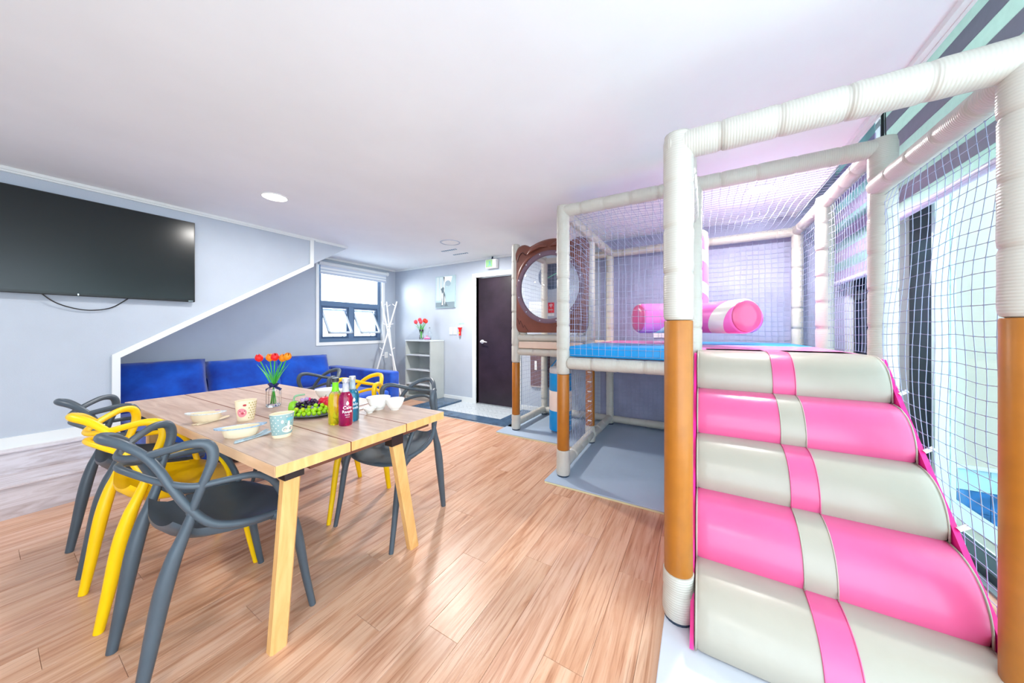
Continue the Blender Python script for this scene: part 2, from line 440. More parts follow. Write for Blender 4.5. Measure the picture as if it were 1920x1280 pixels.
# ------------------------------------------------------------ right window wall
w2 = struct('window_2', (lambda b: (box(b, 2.93, 3.22, YR - .13, YR - .06, .02, 2.3), box(b, -1.7, 2.93, YR - .13, YR - .02, 0, .055), box(b, -1.7, 2.93, YR - .13, YR - .05, 2.2, 2.3), box(b, .6, .68, YR - .12, YR - .06, .05, 2.2), b)[-1])(NB()), mat('dark_teal_frame', (28, 50, 60), .3, .2))
struct('window_sash', B(2.895, 2.93, YR - .12, YR - .04, .055, 2.2), mat('pale_cyan_sash', (190, 220, 220), .3), w2)
struct('pane', B(.68, 2.895, YR - .10, YR - .095, .055, 2.2), thin_glass('door_glass', (240, 250, 248)), w2)
struct('sill_strip', B(-1.7, 3.22, YR - .02, YR + .02, 0, .012), mat('sill_grey', (120, 134, 138), .4), w2)
w3 = struct('window_3', (lambda b: (box(b, 3.42, 3.47, YR - .13, YR - .03, .75, 2.15), box(b, 3.98, 4.03, YR - .13, YR - .03, .75, 2.15), box(b, 3.47, 3.98, YR - .13, YR - .03, .75, .80), box(b, 3.47, 3.98, YR - .13, YR - .03, 1.46, 1.54), box(b, 3.82, 3.98, YR - .12, YR - .05, .80, 1.46), box(b, 3.47, 3.98, YR - .13, YR - .03, 2.10, 2.15), b)[-1])(NB()), mat('dark_navy_frame', (34, 42, 64), .35))
struct('pane', B(3.47, 3.82, YR - .09, YR - .085, .80, 1.46), mat('teal_frosted_glass', (128, 186, 194), .5), w3)
struct('pane', B(3.47, 3.98, YR - .09, YR - .085, 1.54, 2.10), mat('teal_glass_upper', (120, 170, 180), .4), w3)

def zebra(name, label, x0, x1, yb, top, bottom, offset, cg, cm, hb=.092, hm=.085):
    z = thing(name, label, 'blind', ((x0 + x1) / 2, yb, bottom))
    z_ = top; i = 0
    mg = noisy(name + '_opaque', cg, .8, .03, 20); mm = noisy(name + '_sheer', cm, .8, .05, 30)
    z_ -= offset
    for mm_, wgt in ((mg, .35), (mm, .6)):
        tr = nn(mm_, 'ShaderNodeBsdfTranslucent'); mx = nn(mm_, 'ShaderNodeMixShader'); ou = mm_.node_tree.nodes['Material Output']
        mx.inputs[0].default_value = wgt; tr.inputs[0].default_value = lin(cg if mm_ is mg else cm)
        lk(mm_, bsdf(mm_).outputs[0], mx.inputs[1]); lk(mm_, tr.outputs[0], mx.inputs[2]); lk(mm_, mx.outputs[0], ou.inputs[0])
    while z_ > bottom + .03:
        h = hm if i % 2 == 0 else hb
        za = max(bottom + .02, z_ - h)
        obj('fabric_band', B(x0, x1, yb - (.004 if i % 2 else .001), yb + (.002 if i % 2 else .001), za, z_), mm if i % 2 == 0 else mg, z)
        z_ -= h; i += 1
    bm = NB(); cyl(bm, (x0, yb, bottom), (x1, yb, bottom), .022, seg=14); obj('bottom_bar', bm, mat(name + '_bar', (206, 200, 226), .35), z, smooth=True, auto=.6)
    bm = NB(); cyl(bm, (x0, yb - .01, top + .03), (x1, yb - .01, top + .03), .035, seg=14); obj('roller', bm, M_white, z, smooth=True, auto=.6)
    return z
zebra('zebra_blind', 'long striped zebra blind over the tall glass door beside the padded steps', .9, 3.17, -1.06, 2.70, 1.895, .01, (172, 168, 180), (206, 220, 212))
zebra('zebra_blind', 'short lilac and mint striped zebra blind behind the far right net', 3.28, 4.06, -1.07, 2.70, 1.62, .01, (188, 176, 208), (184, 216, 216))
# outside court: end wall, ledge, tiled tub and paving
struct('wall_outside', B(3.57, 3.77, -5.0, YR - .2, .237, 3.2), noisy('cream_render', (172, 160, 148), .7, .02, 1.5))
tl_ = struct('ground_outside', B(1.0, 3.77, -5.0, -1.535, -.40, -.30), mat('tub_water', (40, 100, 150), .05))
bm = NB(); box(bm, 1.0, 3.57, -1.55, -1.41, -.3, .0); struct('kerb', bm, mat('kerb_white', (186, 192, 194), .5), tl_)
bm = NB(); box(bm, 1.0, 3.57, -1.41, YR - .13, -.3, -.004); struct('paving', bm, noisy('beige_paving', (170, 164, 152), .6), tl_)
box_t = noisy('white_tile', (158, 186, 194), .2, .02, 8); M_bt = noisy('navy_tile', (34, 88, 136), .15, .2, 14)
struct('tub_wall', B(3.575, 3.77, -5.0, -1.41, -.3, .237), mat('tile_grout_2', (150, 190, 205), .7), tl_)
for i in range(10):
    ya = -1.415 - i * .15
    struct('tile', B(3.563, 3.576, ya - .147, ya, .072, .222), box_t, tl_)
    for r in range(2): struct('tile', B(3.563, 3.576, ya - .147, ya, .069 - .15 * (r + 1) + .003, .069 - .15 * r), M_bt, tl_)
struct('ledge', B(3.54, 3.60, -5.0, -1.36, .222, .245, bev=.004), mat('ledge_white', (186, 192, 194), .5), tl_)

# black suspension rod of the blind box
bm = NB(); cyl(bm, (2.55, -.86, 2.16), (2.55, -.86, 2.80), .006); cyl(bm, (2.63, -.90, 2.25), (2.56, -.87, 2.62), .0025)
solo('suspension_rod', bm, M_black, 'thin black rod hanging from the ceiling recess above the net frame', 'rod', loc=(2.55, -.86, 2.16))

# ------------------------------------------------------------ ceiling fittings
M_lamp = mat('lamp_disc', (255, 252, 246), .5, emit=((255, 250, 242), 6.0))
for i, (x, y) in enumerate(DOWNLIGHTS_AND_FILLS[:2]):
    t = thing('ceiling_light', ('round recessed ceiling light near the television wall', 'round recessed ceiling light seen through the net of the play frame')[i], 'ceiling light', (x, y, CH - .02), group='recessed ceiling lights')
    bm = NB(); lathe(bm, [(.098, CH), (.098, CH - .006), (.09, CH - .009), (.085, CH - .003), (.085, CH)], 32, x, y); obj('ring', bm, M_white, t, smooth=True)
    bm = NB(); lathe(bm, [(0, CH - .006), (.084, CH - .006), (.084, CH - .001)], 32, x, y); obj('diffuser', bm, M_lamp, t)
t = thing('ceiling_sensor', 'round unlit white disc on the ceiling beside the air vent', 'sensor', (3.158, 2.813, CH))
bm = NB(); lathe(bm, [(.13, CH), (.13, CH - .004), (.12, CH - .006), (.12, CH)], 32, 3.158, 2.813); obj('ring', bm, mat('sensor_ring', (190, 204, 222), .5), t)
bm = NB(); lathe(bm, [(.118, CH - .001), (.10, CH - .008), (0, CH - .009)], 32, 3.158, 2.813); obj('cover', bm, M_white, t, smooth=True)
t = thing('ceiling_vent', 'square white air vent in the ceiling in front of the dark door', 'vent', (3.59, 3.1, CH))
obj('panel', B(3.50, 3.68, 2.99, 3.22, CH - .006, CH), M_ceil, t)
for xa in (3.445, 3.70):
    obj('slot', B(xa, xa + .035, 2.97, 3.24, CH - .004, CH + .001), mat('vent_slot', (90, 140, 172), .6), t)
    for j in range(7):
        obj('fin', B(xa, xa + .035, 2.985 + j * .037, 2.993 + j * .037, CH - .008, CH - .002), M_trim, t)

# ------------------------------------------------------------ television
tv = thing('television', 'large black flat television mounted high on the grey wall', 'television', (.395, YT - .03, 1.455))
obj('body', B(-.27, 1.06, YT - .055, YT - .02, 1.458, 2.207, bev=.004), M_black, tv)
obj('wall_mount', B(.1, .7, YT - .02, YT, 1.65, 2.0), M_black, tv)
bm = NB(); box(bm, -.262, 1.052, YT - .0565, YT - .055, 1.478, 2.199)
obj('screen', bm, mat('tv_screen', (26, 32, 34), .22, spec=.45), tv)
obj('logo', B(.40, .406, YT - .057, YT - .0555, 1.462, 1.474), M_chrome, tv)
obj('maker_mark', B(1.015, 1.045, YT - .057, YT - .0555, 1.464, 1.467), M_chrome, tv)
bm = NB(); rod(bm, [(.24, YT - .03, 1.47, .004), (.30, YT - .025, 1.405, .004), (.38, YT - .02, 1.365, .004), (.47, YT - .02, 1.352, .004), (.57, YT - .022, 1.38, .004), (.66, YT - .03, 1.465, .004)])
obj('cable', bm, M_black, tv, smooth=True)

# ------------------------------------------------------------ sofa (L-deep, blue)
so = thing('sofa', 'deep royal blue fabric sofa under the sloping wall edge', 'sofa', (1.8, 4.3, 0))
obj('base', B(.66, 2.95, 3.56, 5.02, .10, .27, bev=.02), M_blue_fabric, so, smooth=True, auto=.8)
for xa, xb in ((.655, 1.34), (1.345, 2.06), (2.065, 2.79)):
    obj('seat_cushion', B(xa, xb, 3.53, 4.85, .27, .40, bev=.035, seg=4), M_blue_fabric, so, smooth=True, auto=.9)
obj('armrest', B(2.80, 2.95, 3.53, 5.0, .10, .635, bev=.025, seg=4), M_blue_fabric, so, smooth=True, auto=.9)
obj('backrest', B(.66, 2.80, 4.90, 5.02, .27, .635, bev=.025, seg=4), M_blue_fabric, so, smooth=True, auto=.9)
for x, y in ((.75, 3.62), (2.85, 3.62), (2.85, 4.95), (.75, 4.95)):
    bm = NB(); cyl(bm, (x, y, 0), (x, y, .10), .02, .028); obj('leg', bm, M_black, so)
def cushion(name, w, h, d, seed):
    bm = NB(); n = 12; rings = []
    g = {}
    for sgn in (1, -1):
        for i in range(n + 1):
            for j in range(n + 1):
                u = i / n * 2 - 1; v = j / n * 2 - 1
                th = d / 2 * (max(0, (1 - u ** 4)) ** .35) * (max(0, (1 - v ** 4)) ** .35)
                px = u * w / 2 * (1 - .03 * (1 - abs(v)) * abs(u)); pz = v * h / 2 * (1 - .04 * (1 - abs(u)) * 0)
                nz = mnoise.noise(Vector((u * 1.7 + seed, v * 2.3, seed))) * .02 * (1 - abs(u) ** 6)
                g[(sgn, i, j)] = bm.verts.new((px, sgn * th + nz * (1 if sgn < 0 else 0), pz + nz * .4))
    for sgn in (1, -1):
        for i in range(n):
            for j in range(n):
                q = [g[(sgn, i, j)], g[(sgn, i + 1, j)], g[(sgn, i + 1, j + 1)], g[(sgn, i, j + 1)]]
                bm.faces.new(q if sgn < 0 else q[::-1])
    bmesh.ops.remove_doubles(bm, verts=bm.verts, dist=.0005)
    return bm
for i, (x, w, h, tilt, rx, lab) in enumerate(((.98, .72, .50, -.32, 0, 'royal blue back cushion at the left end of the sofa beside the white trim'),
                                   (1.70, .74, .47, -.36, 0, 'royal blue back cushion in the middle of the sofa'),
                                   (2.36, .72, .47, -.42, .02, 'royal blue back cushion below the window, beside the sofa armrest'))):
    bm = cushion('c', w, h, .20, i * 3.1)
    bmesh.ops.rotate(bm, cent=(0, 0, 0), matrix=Matrix.Rotation(tilt, 3, 'X'), verts=bm.verts)
    bmesh.ops.rotate(bm, cent=(0, 0, 0), matrix=Matrix.Rotation(rx, 3, 'Y'), verts=bm.verts)
    bmesh.ops.translate(bm, vec=(x, 4.80, .395 + h / 2 * .93), verts=bm.verts)
    tag(obj('back_cushion', bm, M_blue_fabric, smooth=True), lab, 'cushion', 'sofa back cushions')

# ------------------------------------------------------------ coat rack
cr = thing('coat_rack', 'white tripod coat rack of three crossed poles in the corner', 'coat rack', (3.68, 4.68, 0))
lat = Vector((.5103, -.86, 0)); dep = Vector((.86, .5103, 0)); c0 = Vector((3.68, 4.68, 0))
def crp(l, d, z): return c0 + lat * l + dep * d + Vector((0, 0, z))
poles = [((-.15, .06, 1.69), (.28, -.16, 0)), ((-.02, -.05, 1.68), (.045, .24, 0)), ((.125, .04, 1.69), (-.30, -.14, 0))]
for a, b2 in poles:
    pa, pb = crp(*a), crp(*b2)
    bm = NB(); cyl(bm, pa, pb, .012, .014, 10); pl = obj('pole', bm, M_white, cr, smooth=True, auto=.7)
    ax = (pb - pa).normalized()
    for t_, s in ((.05, 1), (.24, -1), (.5, 1), (.56, -1)):
        p = pa + (pb - pa) * t_; side = ax.cross(dep).normalized() * s * (1 if a[0] < 0 else -1)
        bm = NB(); cyl(bm, p, p + side * .055 + Vector((0, 0, .028)), .006, .008, 8); obj('peg', bm, M_white, pl, smooth=True, auto=.7)
bm = NB(); lathe(bm, [(.03, 1.235), (.034, 1.25), (.03, 1.265)], 16, c0.x, c0.y); obj('hub', bm, M_white, cr)

# ------------------------------------------------------------ shelf by the entry
M_shelf = noisy('grey_shelf_board', (178, 184, 182), .45, .02, 4)
sf = thing('shelf_unit', 'narrow grey open shelf unit with vase on top near the entry', 'shelf', (3.96, 4.1, 0))
obj('side_panel', B(3.80, 4.115, 3.805, 3.825, .034, 1.0), M_shelf, sf); obj('side_panel', B(3.80, 4.115, 4.385, 4.405, 0, 1.0), M_shelf, sf)
obj('back_panel', B(4.10, 4.115, 3.825, 4.385, .04, 1.0), M_shelf, sf)
for z in (.06, .27, .515, .765):
    obj('shelf_board', B(3.802, 4.10, 3.825, 4.385, z - .009, z + .009), M_shelf if z < .1 else mat('shelf_board_light', (205, 211, 216), .4), sf)
obj('top_board', B(3.795, 4.118, 3.80, 4.41, 1.0, 1.02, bev=.002), mat('shelf_top', (204, 212, 216), .4), sf)
obj('plinth', B(3.815, 3.83, 3.825, 4.385, 0, .05), M_shelf, sf)

# ------------------------------------------------------------ things on the back wall
bm = NB()
pc = thing('canvas_picture', 'black and white photo canvas of a small child under curtains beside the door', 'picture', (XB - .012, 3.77, 1.57))
obj('canvas', B(XB - .03, XB, 3.55, 3.985, 1.57, 2.115), mat('canvas_grey', (168, 192, 196), .8), pc)
def wallshape(name, pts, m, par, x=XB - .031, t=.001):
    bm = NB(); prism(bm, pts, 'x', x - t, x); return obj(name, bm, m, par)
mc = [mat('tone_%d' % i, c, .8) for i, c in enumerate(((196, 212, 216), (226, 234, 236), (122, 140, 148), (92, 108, 116), (238, 242, 242), (150, 170, 180)))]
for i in range(6):
    ya = 3.985 - .012 - i * .035; wallshape('curtain_fold', [(ya, 1.70), (ya - .022, 1.70), (ya - .022, 2.10), (ya, 2.10)], mc[i % 2], pc)
wallshape('painted_floor', [(3.98, 1.58), (3.555, 1.575), (3.555, 1.67), (3.98, 1.665)], mc[2], pc)
wallshape('lamp_globe', [(3.70 + .065 * math.cos(a * PI / 8), 1.985 + .05 * math.sin(a * PI / 8)) for a in range(16)], mc[5], pc, XB - .032)
wallshape('drape', [(3.80, 2.11), (3.78, 1.98), (3.72, 1.93), (3.64, 1.98), (3.60, 2.10)], mc[4], pc)
wallshape('child_figure', [(3.845, 1.86), (3.86, 1.90), (3.83, 1.91), (3.81, 1.93), (3.785, 1.91), (3.79, 1.86), (3.76, 1.79), (3.755, 1.68), (3.70, 1.60), (3.77, 1.60), (3.79, 1.68), (3.80, 1.61), (3.86, 1.60), (3.835, 1.70), (3.82, 1.80)], mc[3], pc, XB - .033)
wallshape('child_highlight', [(3.84, 1.62), (3.82, 1.72), (3.83, 1.80), (3.805, 1.84), (3.80, 1.74), (3.81, 1.62)], mc[4], pc, XB - .034)
wallshape('child_highlight', [(3.765, 1.62), (3.78, 1.70), (3.77, 1.78), (3.755, 1.70)], mc[4], pc, XB - .034)
for i, ya in enumerate((3.615, 3.525)):
    t = thing('light_switch', ('white double light switch, the one farther from the red torch', 'white double light switch right beside the red torch')[i], 'switch', (XB, ya + .035, 1.115), group='light switches')
    obj('plate', B(XB - .012, XB, ya, ya + .07, 1.115, 1.238, bev=.002), mat('switch_plate', (206, 212, 220), .4), t)
    obj('rocker', B(XB - .017, XB - .012, ya + .018, ya + .052, 1.14, 1.213, bev=.001), M_white, t)
M_red = mat('red_plastic', (226, 22, 30), .4)
t = thing('emergency_torch', 'red emergency torch in a white wall clip beside the door frame', 'torch', (XB - .03, 3.435, 1.11))
bm = NB(); lathe(bm, [(0, 1.10), (.018, 1.10), (.019, 1.19), (.031, 1.215), (.032, 1.235), (0, 1.235)], 16, XB - .033, 3.435); obj('body', bm, M_red, t, smooth=True, auto=.6)
obj('clip', B(XB - .04, XB, 3.41, 3.46, 1.235, 1.252, bev=.002), M_white, t)
obj('sticker', B(XB - .056, XB - .05, 3.425, 3.447, 1.135, 1.155), mat('yellow_label', (250, 200, 40), .5), t)
bm = text_mesh('SOS 119', .03); bmesh.ops.rotate(bm, cent=(0, 0, 0), matrix=Matrix.Rotation(PI / 2, 3, 'X'), verts=bm.verts)
bmesh.ops.rotate(bm, cent=(0, 0, 0), matrix=Matrix.Rotation(-PI / 2, 3, 'Z'), verts=bm.verts); bmesh.ops.translate(bm, vec=(XB - .002, 3.43, 1.285), verts=bm.verts)
solo('torch_sign', bm, mat('mint_ink', (120, 214, 170), .6), 'tiny mint green lettering on the wall above the red torch', 'sign', loc=(XB - .002, 3.43, 1.285))
t = thing('exit_light', 'white box exit light with pale green print above the dark door', 'exit sign', (XB - .05, 2.80, 2.14))
obj('housing', B(XB - .08, XB, 2.69, 2.89, 2.145, 2.285, bev=.01), M_white, t)
obj('print_panel', B(XB - .084, XB - .08, 2.755, 2.875, 2.16, 2.275), mat('exit_print', (150, 200, 140), .5, emit=((150, 210, 150), .08)), t)
wallshape('running_figure', [(2.84, 2.17), (2.83, 2.19), (2.81, 2.21), (2.82, 2.24), (2.80, 2.262), (2.785, 2.24), (2.79, 2.21), (2.77, 2.19), (2.775, 2.175), (2.80, 2.195), (2.82, 2.18)], mat('exit_teal', (120, 190, 190), .5), t, XB - .084)
bm = NB(); cyl(bm, (XB - .04, 2.79, 2.285), (XB - .02, 2.79, 2.33), .012); obj('cable_gland', bm, M_dark_metal, t)
# wall things seen through the bubble window / net
t = thing('wifi_sign', 'small red wifi sign on the wall behind the bubble window', 'sign', (XB, 1.81, 1.40))
obj('plate', B(XB - .006, XB, 1.765, 1.86, 1.435, 1.58), mat('sign_red', (236, 38, 62), .4), t)
for j, r in enumerate((.018, .030, .042)):
    pts = [(1.812 + r * math.cos(a), 1.515 + r * math.sin(a)) for a in [PI * .25 + k * PI * .5 / 8 for k in range(9)]]
    pts += [(1.812 + (r - .006) * math.cos(a), 1.515 + (r - .006) * math.sin(a)) for a in [PI * .75 - k * PI * .5 / 8 for k in range(9)]]
    wallshape('wave_arc', pts, M_white, t, XB - .006)
wallshape('wave_dot', [(1.812 + .006 * math.cos(a * PI / 5), 1.515 + .006 * math.sin(a * PI / 5)) for a in range(10)], M_white, t, XB - .006)
bm = text_mesh('WiFi', .03); bmesh.ops.rotate(bm, cent=(0, 0, 0), matrix=Matrix.Rotation(PI / 2, 3, 'X'), verts=bm.verts)
bmesh.ops.rotate(bm, cent=(0, 0, 0), matrix=Matrix.Rotation(-PI / 2, 3, 'Z'), verts=bm.verts); bmesh.ops.translate(bm, vec=(XB - .007, 1.812, 1.465), verts=bm.verts)
obj('lettering', bm, M_white, t)
obj('note', B(XB - .003, XB, 1.765, 1.86, 1.39, 1.43), M_white, t)
t = thing('notice_sheet', 'white notice sheet with faint lines of print behind the bubble window', 'notice', (XB, 2.03, 1.28))
obj('sheet', B(XB - .003, XB, 1.93, 2.16, 1.28, 1.60), mat('sheet_white', (224, 232, 238), .6), t)
for j in range(9):
    obj('print_line', B(XB - .004, XB - .003, 1.95, 2.14 - (.03 if j % 3 == 2 else 0), 1.30 + j * .022, 1.307 + j * .022), mc[5], t)
t = thing('round_wall_board', 'dark round board with a green stripe on the wall behind the bubble window', 'wall board', (XB, 1.80, 1.76))
bm = NB(); prism(bm, [(1.81 + .19 * math.cos(a * PI / 16), 1.945 + .185 * math.sin(a * PI / 16)) for a in range(32)], 'x', XB - .02, XB); obj('disc', bm, mat('slate_disc', (66, 84, 112), .5), t)
bm = NB(); prism(bm, [(1.86, 1.93), (1.72, 1.985), (1.68, 2.01), (1.72, 1.975), (1.86, 1.915)], 'x', XB - .024, XB - .02); obj('stripe', bm, mat('mint_stripe', (110, 200, 170), .5), t)
t = thing('wood_wall_panel', 'brown wooden wall panel with a switch seen low behind the punching bag', 'panel', (XB, 2.0, .38))
obj('board', B(XB - .025, XB, 1.83, 2.125, .39, .95), noisy('walnut_panel', (118, 92, 96), .5, .1, 6), t)
obj('edge', B(XB - .027, XB, 1.83, 2.125, .372, .39, bev=.003), mat('panel_edge', (180, 170, 168), .4), t)
obj('switch', B(XB - .033, XB - .025, 2.02, 2.055, .62, .75), M_white, t)
t = thing('wall_socket', 'white double wall socket low on the dark wall under the striped roller', 'socket', (XB, .43, 1.11))
obj('plate', B(XB - .008, XB, .37, .49, 1.10, 1.17, bev=.002), M_white, t); obj('divider', B(XB - .0095, XB - .008, .428, .432, 1.10, 1.17), mc[5], t)
t = thing('wall_socket', 'small white socket on the wall below the window behind the coat rack', 'socket', (3.924, YW, .68))
obj('plate', B(3.89, 3.955, YW - .008, YW, .67, .78, bev=.002), M_white, t); obj('insert', B(3.905, 3.94, YW - .011, YW - .008, .69, .76), M_trim, t)

# ------------------------------------------------------------ play frame
M_mat = noisy('grey_blue_floor_mat', (168, 184, 202), .35, .03, 2)
M_mat_edge = mat('mat_yellow_edge', (222, 214, 170), .6)
for i, (xa, xb, ya, yb, lab) in enumerate(((2.275, 4.12, -.95, 1.056, 'grey blue floor mat under the raised deck of the play frame'), (3.075, 4.12, 1.058, 2.04, 'small grey blue floor mat under the punching bag'), (.85, 2.272, -.95, .13, 'pale grey floor mat under the padded steps'))):
    t = thing('floor_mat', lab, 'mat', ((xa + xb) / 2, (ya + yb) / 2, 0), group='play area floor mats')
    obj('cover', B(xa, xb, ya, yb, .012, .022, bev=.003), M_mat if i < 2 else noisy('pale_grey_mat', (196, 196, 204), .4, .02, 2), t)
    obj('foam_edge', B(xa + .002, xb - .002, ya + .002, yb - .002, 0, .012), M_mat_edge, t)
HM = .022
pf = thing('play_frame', 'tall soft play frame of white foam tubes with nets and golden brown post sleeves', 'play frame', (2.43, .1, HM))
def padded(name, p0, p1, r, m=M_foam, parent=None, pinch=.19, r_end=None, seed=0, seg=20):
    """foam-sleeved tube along local Z with a slight waist at every sleeve joint"""
    p0 = Vector(p0); p1 = Vector(p1); L = (p1 - p0).length
    rnd = random.Random(seed * 13 + int(L * 1000)); prof = [(r * .72, 0), (r * .93, .006)]
    z = .015; nj = max(1, round(L / pinch)); step = (L - .03) / nj
    for j in range(nj):
        rr = r * (1 + rnd.uniform(-.02, .03))
        prof += [(rr * .985, z + .002), (rr * 1.015, z + step * .12), (rr, z + step * .5), (rr * 1.01, z + step * .9), (rr * .93, z + step * .995)]
        z += step
    prof += [(r * .93, L - .006), (r * .72, L)]
    bm = NB(); lathe(bm, prof, seg)
    o = obj(name, bm, m, parent, smooth=True, local=True)
    o.location = p0 - wloc(parent); o.rotation_mode = 'QUATERNION'
    o.rotation_quaternion = Vector((0, 0, 1)).rotation_difference((p1 - p0).normalized())
    return o
def post(x, y, top, r=.052, sleeve=None, clips=False, seed=0):
    if sleeve:
        za, zb = sleeve
        p = padded('post', (x, y, zb), (x, y, top), r + .002, parent=pf, seed=seed)
        for nm, a, b2, rr, mm in (('sleeve', za, zb, r - .001, M_brown), ('foot', HM + .012, za, r + .004, M_foam)):
            bm = NB()
            if nm == 'sleeve': lathe(bm, [(rr * .96, 0), (rr, .004), (rr, b2 - a - .004), (rr * .96, b2 - a)], 24)
            else:
                L = b2 - a; lathe(bm, [(rr * .95, 0), (rr * 1.03, .02), (rr, L * .5), (rr * .95, L * .62), (rr * 1.01, L * .7), (rr * .98, L)], 24)
            o = obj(nm, bm, mm, p, smooth=True, auto=.7, local=True); o.location = Vector((0, 0, a - zb))
        bm = NB(); lathe(bm, [(r * .98, 0), (r * .98, .013)], 20); o = obj('foot_ring', bm, M_dark_metal, p, local=True); o.location = Vector((0, 0, HM - zb))
        if clips:
            for j in range(7):
                bm = NB(); box(bm, -.058, -.046, -.028, .010, -.005, .005); o = obj('clip', bm, M_white, p, local=True); o.location = Vector((0, 0, za + .06 + j * (zb - za - .1) / 6 - zb))
    else:
        p = padded('post', (x, y, HM + .012), (x, y, top), r, parent=pf, seed=seed)
        bm = NB(); lathe(bm, [(r * .98, 0), (r * .98, .013)], 20); o = obj('foot_ring', bm, M_dark_metal, p, local=True); o.location = Vector((0, 0, -.012))
    return p
post(1.475, .08, 2.0, .054, (.212, 1.236), seed=1)
post(1.475, -.78, 2.0, .054, (.212, 1.232), seed=2)
post(2.43, .96, 2.2, .050, (.232, .838), seed=3)
post(2.43, .045, 2.2, .052, seed=4)
post(2.43, -.82, 2.2, .055, seed=5)
post(3.26, 1.88, 2.2, .048, (.20, .81), seed=6)
post(3.29, 1.0, 2.2, .048, (.20, .90), True, seed=7)
post(3.26, -.80, 2.2, .052, seed=8)
post(4.05, 1.88, 2.2, .045, seed=9)
post(4.05, .98, 2.2, .045, seed=10)
post(4.05, -.80, 2.2, .045, seed=11)
bms = [((1.475, .12, 1.95), (1.475, -.78, 1.95), .054), ((1.475, .06, 1.93), (2.43, .06, 1.93), .045), ((1.475, -.80, 1.94), (2.43, -.80, 1.95), .048),
       ((2.43, 1.0, 2.155), (2.43, -.86, 2.155), .047), ((4.05, 1.02, 2.145), (4.05, -.84, 2.145), .045), ((4.05, 1.88, 2.145), (4.05, .98, 2.145), .04),
       ((2.43, .965, 2.15), (4.05, .965, 2.15), .042), ((2.43, -.80, 2.15), (3.26, -.80, 2.15), .045), ((3.26, -.80, 2.15), (4.05, -.80, 2.15), .045),
       ((2.43, .92, .93), (2.43, -.80, .93), .048), ((2.45, .96, .11), (3.27, .99, .11), .044), ((3.29, .98, .10), (4.05, .98, .10), .042), ((4.05, 1.88, .09), (4.05, -.78, .09), .042),
       ((3.265, 1.86, 1.105), (3.275, 1.02, 1.105), .040), ((3.265, 1.86, .94), (3.275, 1.02, .94), .042), ((3.26, 1.88, .10), (4.05, 1.88, .10), .042),
       ((3.26, 1.88, .94), (4.05, 1.88, .94), .042), ((3.26, 1.88, 2.15), (4.05, 1.88, 2.15), .04), ((2.43, -.80, .93), (4.05, -.80, .93), .045), ((4.05, 1.84, .93), (4.05, -.78, .93), .042),
       ((2.45, .96, .93), (4.05, .96, .93), .042), ((1.475, -.79, .10), (2.43, -.80, .10), .045), ((2.43, -.8, .10), (4.05, -.80, .10), .042), ((2.43, .0, .10), (2.43, -.80, .10), .045)]
for i, (a, b2, r) in enumerate(bms): padded('beam', a, b2, r, parent=pf, seed=20 + i)
# deck pads
for (xa, xb, ya, yb, m) in ((2.44, 3.24, .09, .915, M_blue_vinyl), (3.245, 4.04, .09, .915, M_pink_deck), (2.44, 3.24, -.75, .085, M_pink_deck), (3.245, 4.04, -.75, .085, M_blue_vinyl), (3.31, 4.04, 1.04, 1.84, M_beige)):
    obj('deck_pad', B(xa, xb, ya, yb, .983, 1.067, bev=.012, seg=3), m, pf, smooth=True, auto=.9)
obj('deck_pad', B(3.315, 4.04, .92, 1.035, .983, 1.062, bev=.01), M_beige, pf)
obj('deck_pad', B(3.225, 3.30, 1.06, 1.83, .983, 1.063, bev=.012), M_beige, pf)
# nets
def net(o, u, v, nu, nv, lu, lv, seed=0, sag=.012, mask=None):
    bm = NB(); o = Vector(o); u = Vector(u); v = Vector(v); nrm = u.cross(v).normalized(); r = .0014
    su, sv = lu / nu, lv / nv
    P = {}
    for i in range(nu + 1):
        for j in range(nv + 1):
            if mask and not mask(i * su, j * sv): continue
            q = Vector((i * .31 + seed, j * .27, seed * 1.7)); ed = min(1, i / 2, j / 2, (nu - i) / 2, (nv - j) / 2)
            w = Vector((mnoise.noise(q), mnoise.noise(q + Vector((9, 3, 1))), mnoise.noise(q * .35 + Vector((3, 9, 1)))))
            bow = math.sin(PI * i / nu) * math.sin(PI * j / nv)
            P[(i, j)] = o + u * (i * su + w.x * .010 * ed) + v * (j * sv + w.y * .010 * ed) + nrm * (w.z * sag * 1.5 * ed + sag * bow) 
    for (i, j), p in P.items():
        for d in ((1, 0), (0, 1)):
            q = P.get((i + d[0], j + d[1]))
            if q is None: continue
            tube(bm, [p, q], r, 3, False)
    for (i, j), p in P.items():
        bmesh.ops.create_cube(bm, size=.0042, matrix=Matrix.Translation(p))
    return tag(obj('net', bm, M_net, pf), kind='stuff')
X_, Y_, Z_ = (1, 0, 0), (0, 1, 0), (0, 0, 1)
def rightmask(a, b2):
    x = 1.52 + a; zz = .14 + b2
    return zz > (x - 1.45) * 1.1 * .0 + .1
net((1.53, -.81, .16), X_, Z_, 19, 34, .85, 1.73, 1, -.03)
net((2.48, -.81, 1.07), X_, Z_, 17, 21, .73, 1.03, 2)
net((3.31, -.81, 1.07), X_, Z_, 15, 21, .70, 1.03, 3)
net((2.43, .10, 1.0), Y_, Z_, 17, 23, .81, 1.11, 4)
net((2.49, .965, .15), X_, Z_, 16, 16, .75, .75, 5)
net((2.49, .965, 1.0), X_, Z_, 16, 23, .75, 1.11, 6)
net((3.33, 1.88, .14), X_, Z_, 14, 15, .68, .76, 7)
net((3.33, 1.88, .99), X_, Z_, 14, 23, .68, 1.12, 8)
net((4.06, -.75, .99), Y_, Z_, 34, 23, 1.68, 1.11, 9)
net((4.06, -.75, .13), Y_, Z_, 34, 15, 1.68, .77, 10)
net((4.06, 1.03, .99), Y_, Z_, 16, 23, .80, 1.11, 11)
